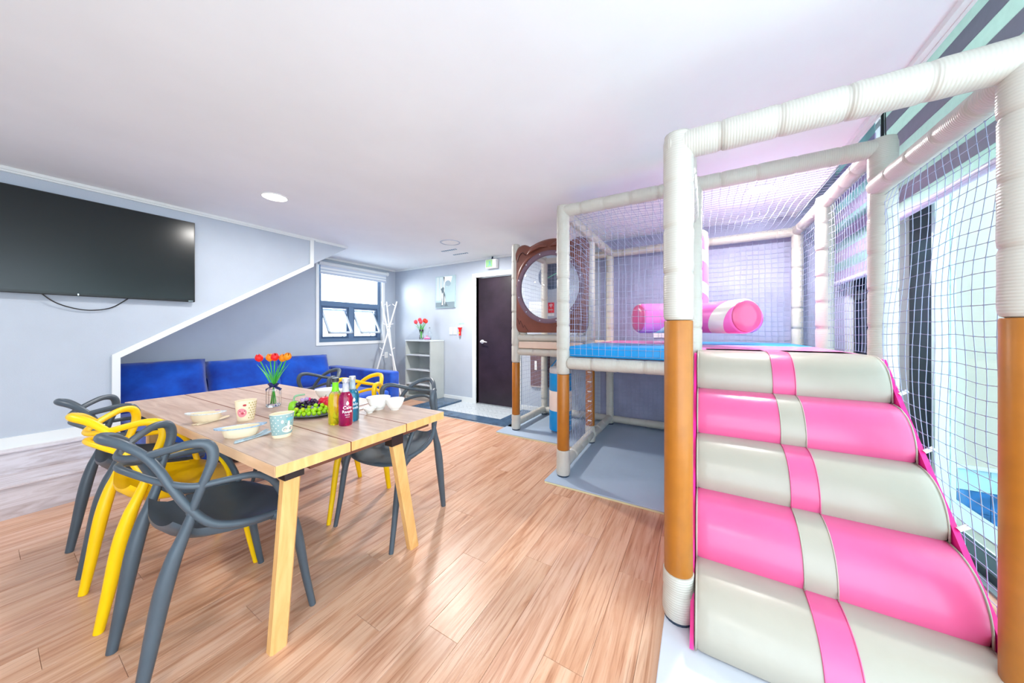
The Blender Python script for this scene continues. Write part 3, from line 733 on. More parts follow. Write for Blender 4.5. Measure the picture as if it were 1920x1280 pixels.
net((4.06, 1.03, .13), Y_, Z_, 16, 15, .80, .77, 12)
net((2.48, -.76, 2.17), X_, Y_, 31, 34, 1.53, 1.68, 13, -.02)

# bear-shaped bubble window panel, part of the frame (facing -X at x=3.26)
XP = 3.245; yc, zc = 1.435, 1.665
M_choc = noisy('brown_moulded_plastic', (116, 66, 54), .38, .05, 10)
M_plum = noisy('plum_ring_plastic', (112, 88, 102), .35, .03, 10)
NBP = 64
def outline():
    pts = []
    hw, zb, zt = .43, 1.165, 2.16
    def arc(cy, cz, r, a0, a1, n):
        return [(cy + r * math.cos(a0 + (a1 - a0) * k / n), cz + r * math.sin(a0 + (a1 - a0) * k / n)) for k in range(n + 1)]
    # counter-clockwise in (y,z), y to the left of the picture
    pts += arc(yc - hw + .07, zb + .07, .07, -PI, -PI / 2, 5)[::1]
    pts += arc(yc + hw - .07, zb + .07, .07, -PI / 2, 0, 5)
    pts += [(yc + hw, 2.0)]
    pts += arc(yc + hw - .10, 2.06, .115, -.1, PI * .75, 8)
    pts += arc(yc, 1.70, .50, PI * .39, PI * .61, 10)
    pts += arc(yc - hw + .10, 2.06, .115, PI * .25, PI + .1, 8)
    return pts
po = outline()
bm = NB()
inner = [(yc + .375 * math.cos(2 * PI * k / NBP), zc + .375 * math.sin(2 * PI * k / NBP)) for k in range(NBP)]
# annulus between outline and hole: sample the outline by angle
def outrad(a):
    best = .43
    d = Vector((math.cos(a), math.sin(a))); m_ = 9
    for i in range(len(po)):
        p = Vector(po[i]) - Vector((yc, zc)); q = Vector(po[(i + 1) % len(po)]) - Vector((yc, zc)); e = q - p
        den = d.x * e.y - d.y * e.x
        if abs(den) < 1e-9: continue
        t = (p.x * e.y - p.y * e.x) / den; s = (p.x * d.y - p.y * d.x) / den
        if t > 0 and -1e-6 <= s <= 1 + 1e-6: m_ = min(m_, t) if m_ == 9 else max(m_, t)
    return m_ if m_ < 9 else best
NA = 160; rings = []
for (f, x) in ((None, XP + .03), (None, XP - .012), (.02, XP - .03), (.5, XP - .036), (.985, XP - .045), (1, XP - .04), (1, XP + .03)):
    ring = []
    for k in range(NA):
        a = 2 * PI * k / NA; ro = outrad(a); r = ro if f is None else ro - .018 - (ro - .018 - .385) * f
        if f is None: r = ro
        ring.append(bm.verts.new((x, yc + r * math.cos(a), zc + r * math.sin(a))))
    rings.append(ring)
for i in range(len(rings) - 1):
    for k in range(NA): bm.faces.new((rings[i][k], rings[i][(k + 1) % NA], rings[i + 1][(k + 1) % NA], rings[i + 1][k]))
for k in range(NA): bm.faces.new((rings[-1][k], rings[-1][(k + 1) % NA], rings[0][(k + 1) % NA], rings[0][k]))
bmesh.ops.recalc_face_normals(bm, faces=bm.faces)
bp = obj('bubble_panel', bm, M_choc, pf, smooth=True, auto=.6)
def ringmesh(r0, r1, x0, x1, n=64):
    bm = NB(); rr = []
    for r, x in ((r0, x1), (r0, x0), ((r0 + r1) / 2, x0 - .006), (r1, x0), (r1, x1)):
        rr.append([bm.verts.new((x, yc + r * math.cos(2 * PI * k / n), zc + r * math.sin(2 * PI * k / n))) for k in range(n)])
    for i in range(len(rr)):
        a, b2 = rr[i], rr[(i + 1) % len(rr)]
        for k in range(n): bm.faces.new((a[k], a[(k + 1) % n], b2[(k + 1) % n], b2[k]))
    bmesh.ops.recalc_face_normals(bm, faces=bm.faces); return bm
obj('ring', ringmesh(.350, .400, XP - .052, XP - .02), M_plum, bp, smooth=True, auto=.7)
bm = NB(); n = 48; rr = []
for j in range(9):
    t_ = j / 8 * PI / 2; r = .348 * math.cos(t_); x = XP - .035 - .16 * math.sin(t_)
    rr.append([bm.verts.new((x, yc + r * math.cos(2 * PI * k / n), zc + r * math.sin(2 * PI * k / n))) for k in range(n)] if j < 8 else [bm.verts.new((x, yc, zc))])
for j in range(8):
    for k in range(n):
        if j < 7: bm.faces.new((rr[j][k], rr[j][(k + 1) % n], rr[j + 1][(k + 1) % n], rr[j + 1][k]))
        else: bm.faces.new((rr[j][k], rr[j][(k + 1) % n], rr[8][0]))
obj('dome', bm, thin_glass('bubble_acrylic', (250, 252, 255)), bp, smooth=True)
for k in range(12):
    a = 2 * PI * (k + .5) / 12; y_, z_ = yc + .376 * math.cos(a), zc + .376 * math.sin(a)
    bm = NB(); cyl(bm, (XP - .054, y_, z_), (XP - .064, y_, z_), .011, .007, 8); obj('bolt', bm, M_chrome, bp)
# brow / hat mouldings
for s in (1, -1):
    bm = NB(); pts = []
    rod(bm, [(XP - .04, yc + s * .02, 2.115, .012), (XP - .05, yc + s * .10, 2.13, .034), (XP - .05, yc + s * .20, 2.10, .036), (XP - .04, yc + s * .27, 2.05, .010)], 6, 12, .55)
    obj('moulded_leaf', bm, M_choc, bp, smooth=True)
    bm = NB(); rod(bm, [(XP - .035, yc + s * .10, 2.06, .008), (XP - .045, yc + s * .24, 2.01, .022), (XP - .045, yc + s * .35, 1.88, .024), (XP - .035, yc + s * .41, 1.70, .008)], 6, 10, .6)
    obj('moulded_fold', bm, M_choc, bp, smooth=True)
    bm = NB(); rod(bm, [(XP - .032, yc + s * .40, 1.98, .006), (XP - .036, yc + s * .375, 2.05, .007), (XP - .036, yc + s * .33, 2.08, .007), (XP - .036, yc + s * .29, 2.05, .007), (XP - .036, yc + s * .25, 2.07, .005)], 5, 6)
    obj('ear_line', bm, mat('dark_groove', (72, 36, 32), .5), bp, smooth=True)
    bm = NB(); rod(bm, [(XP - .032, yc + s * .40, 1.33, .003), (XP - .034, yc + s * .37, 1.26, .004), (XP - .034, yc + s * .355, 1.30, .004), (XP - .034, yc + s * .32, 1.22, .004), (XP - .034, yc + s * .305, 1.25, .004), (XP - .032, yc + s * .26, 1.18, .003)], 1, 5)
    obj('zigzag_line', bm, mat('dark_groove_2', (72, 36, 32), .5), bp)
for y_ in (1.78, 1.09):
    padded('clamp', (XP + .02, y_, 1.13), (XP + .02, y_, 1.165), .045, parent=pf, pinch=.1)

# padded steps
ys0, ys1 = .02, -.77
stp = thing('padded_steps', 'five pink and cream padded roll steps climbing to the deck of the play frame', 'steps', (1.85, -.375, HM))
XBs = [1.335, 1.575, 1.775, 1.975, 2.17]; hs = [.03, .225, .437, .647, .857, 1.067]
def roll_bm(xb, hb, ht, ya, yb, out=0.0, dx=.235):
    """convex padded quarter roll, profile in x-z swept along y with softened ends"""
    bm = NB(); prof = []
    n = 12
    for k in range(n + 1):
        a = PI / 2 * k / n
        prof.append((xb + dx - (dx + out) * math.cos(a) ** .80, hb + (ht - hb + out) * math.sin(a) ** .85))
    prof = [(xb + .012 - out, hb - .002)] + prof[1:] + [(xb + dx + .22, ht + out), (xb + dx + .22, hb)]
    c = Vector((xb + dx, hb + (ht - hb) * .4)); sl = []
    L = ya - yb
    ends = [(ya, .93), (ya - .006, .975), (ya - .02, .995), (ya - .05, 1.0)] + [(ya - .05 - (L - .1) * k / 8, 1.0) for k in range(1, 8)] + [(yb + .05, 1.0), (yb + .02, .995), (yb + .006, .975), (yb, .93)]
    if L < .3: ends = [(ya, 1.0), (yb, 1.0)]
    for (y, s) in ends:
        sl.append([bm.verts.new((c.x + (p[0] - c.x) * s, y, c.y + (p[1] - c.y) * s)) for p in prof])
    for i in range(len(sl) - 1):
        for k in range(len(prof)): bm.faces.new((sl[i][k], sl[i][(k + 1) % len(prof)], sl[i + 1][(k + 1) % len(prof)], sl[i + 1][k]))
    bm.faces.new(sl[0]); bm.faces.new(sl[-1][::-1])
    bmesh.ops.recalc_face_normals(bm, faces=bm.faces); return bm
cols = [(M_cream, M_pink), (M_pink, M_cream)]
for i in range(5):
    m0, m1 = cols[i % 2]
    r = obj('step_roll', roll_bm(XBs[i], hs[i], hs[i + 1], ys0, ys1, dx=.255 if i == 0 else .225), m0, stp, smooth=True, auto=.7)
    obj('band', roll_bm(XBs[i], hs[i], hs[i + 1], -.33, -.425, .0015, dx=.255 if i == 0 else .225), m1, r, smooth=True, auto=.7)
    for yy in (-.332, -.423):
        bm = NB(); pts = []
        for k in range(13):
            a = PI / 2 * k / 12; dx = .255 if i == 0 else .225
            pts.append((XBs[i] + dx - (dx + .0025) * math.cos(a) ** .80, yy, hs[i] + (hs[i + 1] - hs[i] + .0025) * math.sin(a) ** .85))
        pts[0] = (pts[1][0], yy, hs[i]); tube(bm, pts, .0022, 5); obj('seam', bm, m1, r, smooth=True)
    for yy, cc in ((ys0 - .004, M_cream), (ys1 + .004, M_cream)):
        bm = NB(); pts = []
        for k in range(13):
            a = PI / 2 * k / 12; dx = .255 if i == 0 else .225
            pts.append((XBs[i] + dx - dx * .975 * math.cos(a) ** .80, yy, hs[i] + (hs[i + 1] - hs[i]) * .985 * math.sin(a) ** .85))
        tube(bm, pts, .0035, 6); obj('piping', bm, cc, r, smooth=True)
for (ya, yb) in ((.036, .023), (-.772, -.788)):
    bm = NB()
    poly = [(1.34, .028)] + [(XBs[i] - .03, hs[i] + .012) for i in range(1, 5)] + [(2.30, 1.05), (2.375, 1.05), (2.375, .028)]
    prism(bm, poly, 'y', yb, ya); obj('side_cloth', bm, M_magenta, stp)
obj('plinth', B(1.37, 2.36, -.765, .015, .022, .05), mat('dark_plinth', (54, 66, 78), .5), stp)
for (x, z) in ((2.19, .90), (2.0, .70), (1.80, .49), (1.60, .27)):
    bm = NB(); cyl(bm, (x - .02, -.785, z), (x - .02, -.81, z + .02), .008, .008, 8); obj('tie', bm, M_white, stp)

# striped spinning roller
def candy(name, turns, width, pink=(246, 120, 196)):
    m = mat(name, pink, .25)
    t = nn(m, 'ShaderNodeTexCoord'); s = nn(m, 'ShaderNodeSeparateXYZ'); lk(m, t.outputs['Object'], s.inputs[0])
    at = nn(m, 'ShaderNodeMath', operation='ARCTAN2'); lk(m, s.outputs['Y'], at.inputs[0]); lk(m, s.outputs['X'], at.inputs[1])
    a1 = nn(m, 'ShaderNodeMath', operation='MULTIPLY'); lk(m, at.outputs[0], a1.inputs[0]); a1.inputs[1].default_value = 1 / (2 * PI)
    a2 = nn(m, 'ShaderNodeMath', operation='MULTIPLY_ADD'); lk(m, s.outputs['Z'], a2.inputs[0]); a2.inputs[1].default_value = turns; lk(m, a1.outputs[0], a2.inputs[2])
    fr = nn(m, 'ShaderNodeMath', operation='FRACT'); lk(m, a2.outputs[0], fr.inputs[0])
    lt = nn(m, 'ShaderNodeMath', operation='LESS_THAN'); lk(m, fr.outputs[0], lt.inputs[0]); lt.inputs[1].default_value = width
    lk(m, mix(m, lt.outputs[0], lin(pink), lin((232, 228, 216))), bsdf(m).inputs['Base Color']); return m
sp = thing('striped_roller', 'hanging pink and cream candy striped pole with four padded arms over the deck', 'play roller', (3.2, .017, 1.17))
cN = Vector((3.2, .017, 1.295))
bm = NB(); lathe(bm, [(.03, 0), (.07, .01), (.074, .05), (.072, .45), (.073, .58), (.066, .635), (.045, .655), (.03, .66)], 24)
o = obj('pole', bm, candy('candy_pole', 3.7, .36), sp, smooth=True, local=True); o.location = cN + Vector((0, 0, .10)) - wloc(sp)
bm = NB(); cyl(bm, (3.2, .017, 2.04), (3.2, .017, 2.30), .012); obj('hanger', bm, M_chrome, sp)
d1_ = Vector((-.8046, -.5938, 0)); d2_ = Vector((-.5938, .8046, 0))
MC = candy('candy_arm', 2.2, .34)
for d, L in ((d1_, .50), (d2_, .55), (-d1_, .50), (-d2_, .50)):
    bm = NB(); lathe(bm, [(.12, 0), (.125, .02), (.126, L * .5), (.125, L - .02), (.119, L - .006), (.112, L)], 32)
    o = obj('arm', bm, MC, sp, smooth=True, auto=.9, local=True); o.location = cN + d * 0 - wloc(sp)
    o.rotation_mode = 'QUATERNION'; o.rotation_quaternion = Vector((0, 0, 1)).rotation_difference(d)
    bm = NB(); lathe(bm, [(.116, L - .004), (.110, L + .006), (.06, L + .012), (0, L + .013)], 32)
    obj('end_cap', bm, M_pink, o, smooth=True, local=True)
bm = NB(); lathe(bm, [(.10, 1.18), (.13, 1.20), (.13, 1.38), (.10, 1.41)], 24, 3.2, .017); obj('hub', bm, M_pink, sp, smooth=True, auto=.8)

# punching bag
pb_ = thing('punching_bag', 'blue and cream striped punching bag hanging under the bubble window', 'punching bag', (3.47, 1.41, .05))
px, py = 3.46, 1.40
for (za, zb, m, rr) in ((.05, .275, M_blue_vinyl, .128), (.275, .50, mat('bag_cream', (246, 226, 212), .4), .130), (.50, .70, M_blue_vinyl, .128)):
    bm = NB(); lathe(bm, [(rr * .97, za), (rr, za + .008), (rr, zb - .008), (rr * .97, zb)], 28, px, py); obj('section', bm, m, pb_, smooth=True, auto=.7)
bm = NB(); lathe(bm, [(.125, .70), (.128, .71), (.127, .75), (.118, .765), (.06, .79), (0, .795)], 28, px, py); obj('top_cap', bm, mat('bag_grey', (206, 204, 206), .4), pb_, smooth=True)
for a in range(4):
    c_, s_ = math.cos(a * PI / 2 + .5), math.sin(a * PI / 2 + .5)
    bm = NB(); rod(bm, [(px + .118 * c_, py + .118 * s_, .70, .016), (px + .112 * c_, py + .112 * s_, .76, .016), (px + .012 * c_, py + .012 * s_, .89, .014)], 4, 8, .25); obj('strap', bm, M_blue_vinyl, pb_, smooth=True)
bm = NB(); cyl(bm, (px, py, .87), (px, py, .985), .008); obj('hook', bm, M_chrome, pb_)

# ------------------------------------------------------------ dining table
TA = math.radians(.9)
tb = thing('dining_table', 'long pale wood dining table of three boards on slanting legs', 'table', (.912, 2.19, 0), TA)
# local frame: x across (width .84), y along (length 1.92)
edges = [-.415, -.142, .147, .415]
def wtable(x, y):  # world -> local xy
    dx, dy = x - .912, y - 2.19; return dx * math.cos(TA) + dy * math.sin(TA), -dx * math.sin(TA) + dy * math.cos(TA)
for i in range(3):
    bm = NB(); box(bm, edges[i] + .0024, edges[i + 1] - .0024, -.955, .955, .700, .740, bev=.0015)
    b_ = obj('table_board', bm, M_table, tb, local=True)
    for y0 in (-1, 1):
        bm = NB(); box(bm, edges[i] + .0024, edges[i + 1] - .0024, y0 * .955 - .0008, y0 * .955 + .0008, .7015, .7385); obj('end_grain', bm, M_table_edge, b_, local=True)
    if i in (0, 2):
        xx = edges[0] + .0008 if i == 0 else edges[3] - .0008
        bm = NB(); box(bm, xx - .0008, xx + .0008, -.954, .954, .7015, .7385); obj('side_edge', bm, wood('pine_side_%d' % i, (214, 170, 128), (236, 196, 156), (6, .8, 6)), b_, local=True)
M_seam = mat('seam_brown', (128, 66, 40), .6)
for xx in (edges[1] - .0024, edges[1] + .0024, edges[2] - .0024, edges[2] + .0024):
    bm = NB(); box(bm, xx - .0011, xx + .0011, -.9555, .9555, .7003, .7396); obj('seam_edge', bm, M_seam, tb, local=True)
bm = NB(); box(bm, -.30, .30, -.952, .952, .688, .6995); obj('under_frame', bm, mat('table_underframe', (96, 52, 34), .6), tb, local=True)
def leg(x0, y0, x1, y1):
    a = Vector((*wtable(x0, y0), .70)); b2 = Vector((*wtable(x1, y1), 0)); bm = NB()
    w, d, ch = .029, .021, .007
    sec = [(-w + ch, -d), (w - ch, -d), (w, -d + ch), (w, d - ch), (w - ch, d), (-w + ch, d), (-w, d - ch), (-w, -d + ch)]
    A = [bm.verts.new((a.x + u, a.y + v, a.z - .045)) for u, v in sec]; D = [bm.verts.new((b2.x + u, b2.y + v, 0)) for u, v in sec]
    t_ = .045 / .70
    for q, (u, v) in zip(A, sec): q.co = (a.x + (b2.x - a.x) * t_ + u, a.y + (b2.y - a.y) * t_ + v, .655)
    bm.faces.new(A[::-1]); bm.faces.new(D)
    for k in range(8): bm.faces.new((A[k], A[(k + 1) % 8], D[(k + 1) % 8], D[k]))
    bmesh.ops.recalc_face_normals(bm, faces=bm.faces); l = obj('leg', bm, M_table_edge, tb, local=True)
    bm = NB(); box(bm, a.x - .033, a.x + .033, a.y - .024, a.y + .024, .652, .70); obj('bracket', bm, mat('leg_bracket', (42, 30, 28), .4), l, local=True)
leg(.602, 1.315, .580, 1.375); leg(1.022, 1.262, 1.235, 1.372); leg(.59, 3.06, .575, 3.0); leg(1.03, 3.09, 1.24, 3.0)

# ------------------------------------------------------------ chairs
def make_chair(m, label, nm='armchair'):
    t = thing(nm, label, 'chair')
    # seat shell
    n, k_ = 14, 16; top = []
    for i in range(n + 1):
        v = i / n; x = -.175 + .415 * v
        w = .150 + .085 * math.sin(min(1, v * 1.25) * PI / 2)
        if v > .8: w -= .10 * ((v - .8) / .2) ** 2.2
        rowv = []
        for j in range(k_ + 1):
            u = j / k_ * 2 - 1
            z = .462 - .018 * (1 - u * u) * math.sin(PI * min(1, v * 1.1)) + .035 * abs(u) ** 3 * (1 - v) - .02 * max(0, v - .75) / .25
            if v < .2: z += .045 * ((.2 - v) / .2) ** 2
            xx = x - .02 * (u * u) * (1 if v > .7 else 0) * (v - .7) / .3 + .02 * u * u * (1 - v)
            rowv.append(Vector((xx, u * w, z)))
        top.append(rowv)
    bm = NB(); A = [[bm.verts.new(p) for p in r_] for r_ in top]; D = [[bm.verts.new(p - Vector((0, 0, .014 + .018 * math.sin(PI * min(1, i / n * 1.1))))) for p in r_] for i, r_ in enumerate(top)]
    for i in range(n):
        for j in range(k_):
            bm.faces.new((A[i][j], A[i + 1][j], A[i + 1][j + 1], A[i][j + 1])); bm.faces.new((D[i][j], D[i][j + 1], D[i + 1][j + 1], D[i + 1][j]))
    for i in range(n):
        bm.faces.new((A[i][0], D[i][0], D[i + 1][0], A[i + 1][0])); bm.faces.new((A[i][k_], A[i + 1][k_], D[i + 1][k_], D[i][k_]))
    for j in range(k_):
        bm.faces.new((A[0][j], A[0][j + 1], D[0][j + 1], D[0][j])); bm.faces.new((A[n][j], D[n][j], D[n][j + 1], A[n][j + 1]))
    bmesh.ops.recalc_face_normals(bm, faces=bm.faces)
    obj('seat', bm, m, t, smooth=True, auto=1.3)
    for s in (-1, 1):
        bm = NB(); rod(bm, [(.11, s * .222, .455, .018), (.165, s * .232, .425, .021), (.195, s * .236, .34, .0185), (.225, s * .24, .15, .015), (.252, s * .246, 0, .0125)], 5, 12)
        obj('leg', bm, m, t, smooth=True, auto=.9)
        bm = NB(); rod(bm, [(-.112, s * .207, .60, .011), (-.125, s * .203, .55, .0155), (-.145, s * .198, .49, .018), (-.165, s * .194, .43, .022), (-.19, s * .188, .32, .024), (-.222, s * .182, .12, .019), (-.242, s * .178, 0, .0155)], 5, 12)
        obj('leg', bm, m, t, smooth=True, auto=.9)
    def sym(half):  # half from side to centre (y negative), mirrored
        return half + [(x, -y, z, r) for (x, y, z, r) in half[:-1][::-1]]
    # wide loop: rear leg -> arm peak -> back, low in the middle
    bm = NB(); rod(bm, sym([(-.125, -.205, .57, .013), (-.10, -.222, .66, .0135), (-.075, -.232, .745, .016), (-.085, -.226, .797, .0165), (-.125, -.205, .808, .014), (-.17, -.165, .795, .013), (-.212, -.115, .778, .013), (-.242, -.055, .768, .0115), (-.253, 0, .765, .011)]), 6, 12)
    obj('back_rail', bm, m, t, smooth=True, auto=1.2)
    # high centre arch crossing over and running down to the seat sides
    bm = NB(); rod(bm, sym([(.115, -.225, .462, .012), (.02, -.235, .478, .013), (-.07, -.226, .515, .0135), (-.125, -.206, .585, .0135), (-.163, -.182, .665, .013), (-.190, -.152, .735, .013), (-.218, -.118, .785, .0135), (-.255, -.075, .822, .015), (-.283, -.03, .837, .0155), (-.288, 0, .839, .0155)]), 6, 12)
    obj('back_rail', bm, m, t, smooth=True, auto=1.2)
    # lower arch running out into the armrests
    bm = NB(); rod(bm, sym([(.155, -.232, .445, .014), (.14, -.244, .52, .0125), (.10, -.247, .605, .0125), (.045, -.246, .648, .012), (-.03, -.240, .66, .011), (-.12, -.215, .665, .0105), (-.185, -.155, .690, .0105), (-.232, -.08, .718, .011), (-.252, 0, .728, .011)]), 6, 12)
    obj('back_rail', bm, m, t, smooth=True, auto=1.2)
    return t
g0 = make_chair(M_grey_chair, 'anthracite armchair with looped back nearest the viewer, at the front left of the table')
g0.location = (.50, 1.705, 0); g0['group'] = 'anthracite armchairs'
y0 = make_chair(M_yellow_chair, 'yellow armchair with looped back between two anthracite chairs at the near long side')
y0.location = (.49, 2.227, 0); y0['group'] = 'yellow armchairs'
GA, YA = 'anthracite armchairs', 'yellow armchairs'
clone(g0, (.50, 2.752, 0), 0, 'anthracite armchair farthest along the near side of the table, beside the wall corner', GA)
clone(g0, (1.38, 1.68, 0), PI + .03, 'anthracite armchair at the right front corner of the table, facing left', GA)
clone(y0, (1.36, 2.215, 0), PI, 'yellow armchair on the far side of the table behind the bottles', YA)
clone(g0, (1.37, 2.80, 0), PI, 'anthracite armchair on the far side of the table in front of the sofa', GA)

# ------------------------------------------------------------ table-top things
TZ = .740
# vase with tulips
vx, vy = .912, 2.205
vs = thing('glass_vase', 'clear square-shouldered glass vase with a navy bow in the middle of the table', 'vase', (vx, vy, TZ))
bm = NB(); lathe(bm, [(0, TZ + .001), (.036, TZ + .001), (.038, TZ + .006), (.038, TZ + .095), (.034, TZ + .108), (.019, TZ + .118), (.018, TZ + .132), (.021, TZ + .14), (.018, TZ + .14), (.0155, TZ + .131), (.0165, TZ + .117), (.031, TZ + .105), (.034, TZ + .094), (.034, TZ + .014), (0, TZ + .011)], 12, vx, vy)
obj('body', bm, M_glass, vs, smooth=False)
M_navy = mat('navy_ribbon', (18, 30, 92), .4)
bm = NB(); lathe(bm, [(.0205, TZ + .119), (.0225, TZ + .125), (.0205, TZ + .131)], 16, vx, vy)
ld = Vector((.5103, -.86, 0)); fd = Vector((-.38, -.925, 0))
cN2 = Vector((vx, vy, TZ + .124)) + fd * .024
for s in (-1, 1):
    rod(bm, [(*(cN2), .006), (*(cN2 + ld * s * .018 + Vector((0, 0, .012))), .009), (*(cN2 + ld * s * .032 + Vector((0, 0, .012))), .006)], 4, 8, .4)
    rod(bm, [(*(cN2), .005), (*(cN2 + ld * s * .022 - Vector((0, 0, .010))), .006), (*(cN2 + ld * s * .045 - Vector((0, 0, .020))), .008)], 4, 8, .3)
obj('bow', bm, M_navy, vs, smooth=True)
def tulip(base, neck, tip, col, label, group, s=1.0, leafdir=1, lean=0, cat='flower'):
    t = thing('tulip', label, cat, base, group=group)
    b_, n_, tp = Vector(base), Vector(neck), Vector(tip)
    bm = NB(); rod(bm, [(*b_, .0028 * s), (*n_, .0028 * s), (*(n_ * .45 + tp * .55), .0028 * s), (*tp, .003 * s)], 5, 7); obj('stem', bm, M_green, t, smooth=True)
    up = (tp - n_).normalized()
    rotq = Vector((0, 0, 1)).rotation_difference((up + Vector((lean * ld.x, lean * ld.y, .4))).normalized())
    for k in range(5):
        bm = NB(); a = k * 2 * PI / 5; nu_, nv_ = 6, 6; g = {}
        for i in range(nu_ + 1):
            for j in range(nv_ + 1):
                v = i / nu_; u = j / nv_ * 2 - 1
                wid = math.sin(PI * (v * .86 + .12)) ** .8 * .85
                th = a + u * wid
                r = .0205 * s * (math.sin(PI * min(1, v * .87 + .07)) ** .7) * (1 + .03 * (k % 2))
                z = .048 * s * v - .004 * abs(u) * v * s
                g[(i, j)] = bm.verts.new((r * math.cos(th), r * math.sin(th), z))
        for i in range(nu_):
            for j in range(nv_): bm.faces.new((g[(i, j)], g[(i, j + 1)], g[(i + 1, j + 1)], g[(i + 1, j)]))
        bmesh.ops.rotate(bm, cent=(0, 0, 0), matrix=rotq.to_matrix(), verts=bm.verts); bmesh.ops.translate(bm, vec=tp - up * .004, verts=bm.verts)
        obj('petal', bm, col, t, smooth=True)
    # long leaf
    side = (ld * leafdir).normalized(); lf = []
    p0 = n_ * .8 + b_ * .2; p1 = n_ + (tp - n_) * .45 + side * .012 * s; p2 = n_ + (tp - n_) * .85 + side * .030 * s
    bm = NB(); rod(bm, [(*p0, .003 * s), (*(p0 * .4 + p1 * .6), .009 * s), (*p1, .010 * s), (*p2, .001 * s)], 6, 8, .22); obj('leaf', bm, M_green, t, smooth=True)
    return t
M_green = noisy('leaf_green', (70, 178, 58), .45, .12, 30)
Mr = noisy('tulip_red', (240, 26, 24), .5, .08, 30); Mo = noisy('tulip_orange', (252, 140, 12), .5, .08, 30)
vb = Vector((vx, vy, TZ + .02)); vn = Vector((vx, vy, TZ + .135))
def tp_(l, d, z): return Vector((vx, vy, 0)) + ld * l - fd * d + Vector((0, 0, z))
for (l, d, z, c, ll, lab) in ((-.080, -.01, 1.012, Mr, -1, 'red tulip leaning to the far left in the table vase'), (-.020, .01, 1.012, Mo, -1, 'orange tulip in the middle of the table vase, in front of a red one'),
                     (.008, -.045, 1.020, Mr, 1, 'red tulip half hidden behind the middle orange tulip in the table vase'), (.052, .015, 1.010, Mo, 1, 'orange tulip on the right of the table vase, the fuller one in front'), (.078, -.02, 1.022, Mo, 1, 'orange tulip farthest right in the table vase')):
    tulip(tp_(-l * .2, d * .3, TZ + .016), tp_(l * .08, d * .1, TZ + .137), tp_(l, d, z), c, lab, 'tulips in the table vase', 1.0, ll)
# shelf vase
sx_, sy_ = 3.95, 4.175
t = thing('glass_vase', 'slim clear glass vase standing on the grey shelf unit', 'vase', (sx_, sy_, 1.02))
bm = NB(); lathe(bm, [(0, 1.021), (.035, 1.021), (.036, 1.03), (.032, 1.12), (.040, 1.20), (.037, 1.20), (.028, 1.12), (.032, 1.035), (0, 1.032)], 16, sx_, sy_); obj('body', bm, M_glass, t, smooth=True)
for k, (l, d, z) in enumerate(((-.085, 0, 1.30), (-.03, .02, 1.335), (.0, -.03, 1.30), (.045, .02, 1.325), (.075, -.01, 1.31))):
    b_ = Vector((sx_, sy_, 0))
    tulip(tuple(b_ + ld * l * .1 + Vector((0, 0, 1.036))), tuple(b_ + ld * l * .25 + Vector((0, 0, 1.19))), tuple(b_ + ld * l + dep * d + Vector((0, 0, z))), noisy('tulip_coral_%d' % k, (244, 70, 84) if k < 3 else (240, 60, 40), .5, .08, 30),
          ('coral tulip leaning farthest left in the shelf vase', 'coral tulip second from the left, the tallest in the shelf vase', 'coral tulip in the middle of the shelf vase, set behind', 'red tulip second from the right in the shelf vase', 'red tulip leaning farthest right in the shelf vase')[k], 'tulips on the shelf', 1.6, (-1, 1)[k % 2])
t = thing('trinket_jar', 'small round glass jar with purple and pink print on the shelf unit', 'jar', (3.95, 4.04, 1.02))
bm = NB(); lathe(bm, [(0, 1.021), (.035, 1.021), (.052, 1.04), (.052, 1.055), (.035, 1.075), (0, 1.078)], 20, 3.95, 4.04); obj('bowl', bm, mat('lilac_glass', (196, 176, 214), .15), t, smooth=True)
bm = NB(); lathe(bm, [(.051, 1.036), (.0535, 1.048), (.051, 1.058)], 20, 3.95, 4.04); obj('print_band', bm, noisy('pink_print', (190, 70, 130), .4, .35, 60), t, smooth=True)
bm = NB(); lathe(bm, [(.012, 1.075), (.014, 1.085), (.006, 1.096), (0, 1.097)], 12, 3.95, 4.04); obj('knob', bm, mat('rose_knob', (206, 96, 130), .3), t, smooth=True)
bm = NB(); lathe(bm, [(0, 1.021), (.03, 1.021), (.03, 1.15), (.012, 1.19), (.012, 1.24), (0, 1.24)], 14, 4.03, 4.06); solo('clear_bottle', bm, mat('pale_bottle', (226, 234, 240), .05, trans=.8), 'pale clear bottle behind the flowers on the shelf unit', 'bottle', loc=(4.03, 4.06, 1.02), smooth=True)

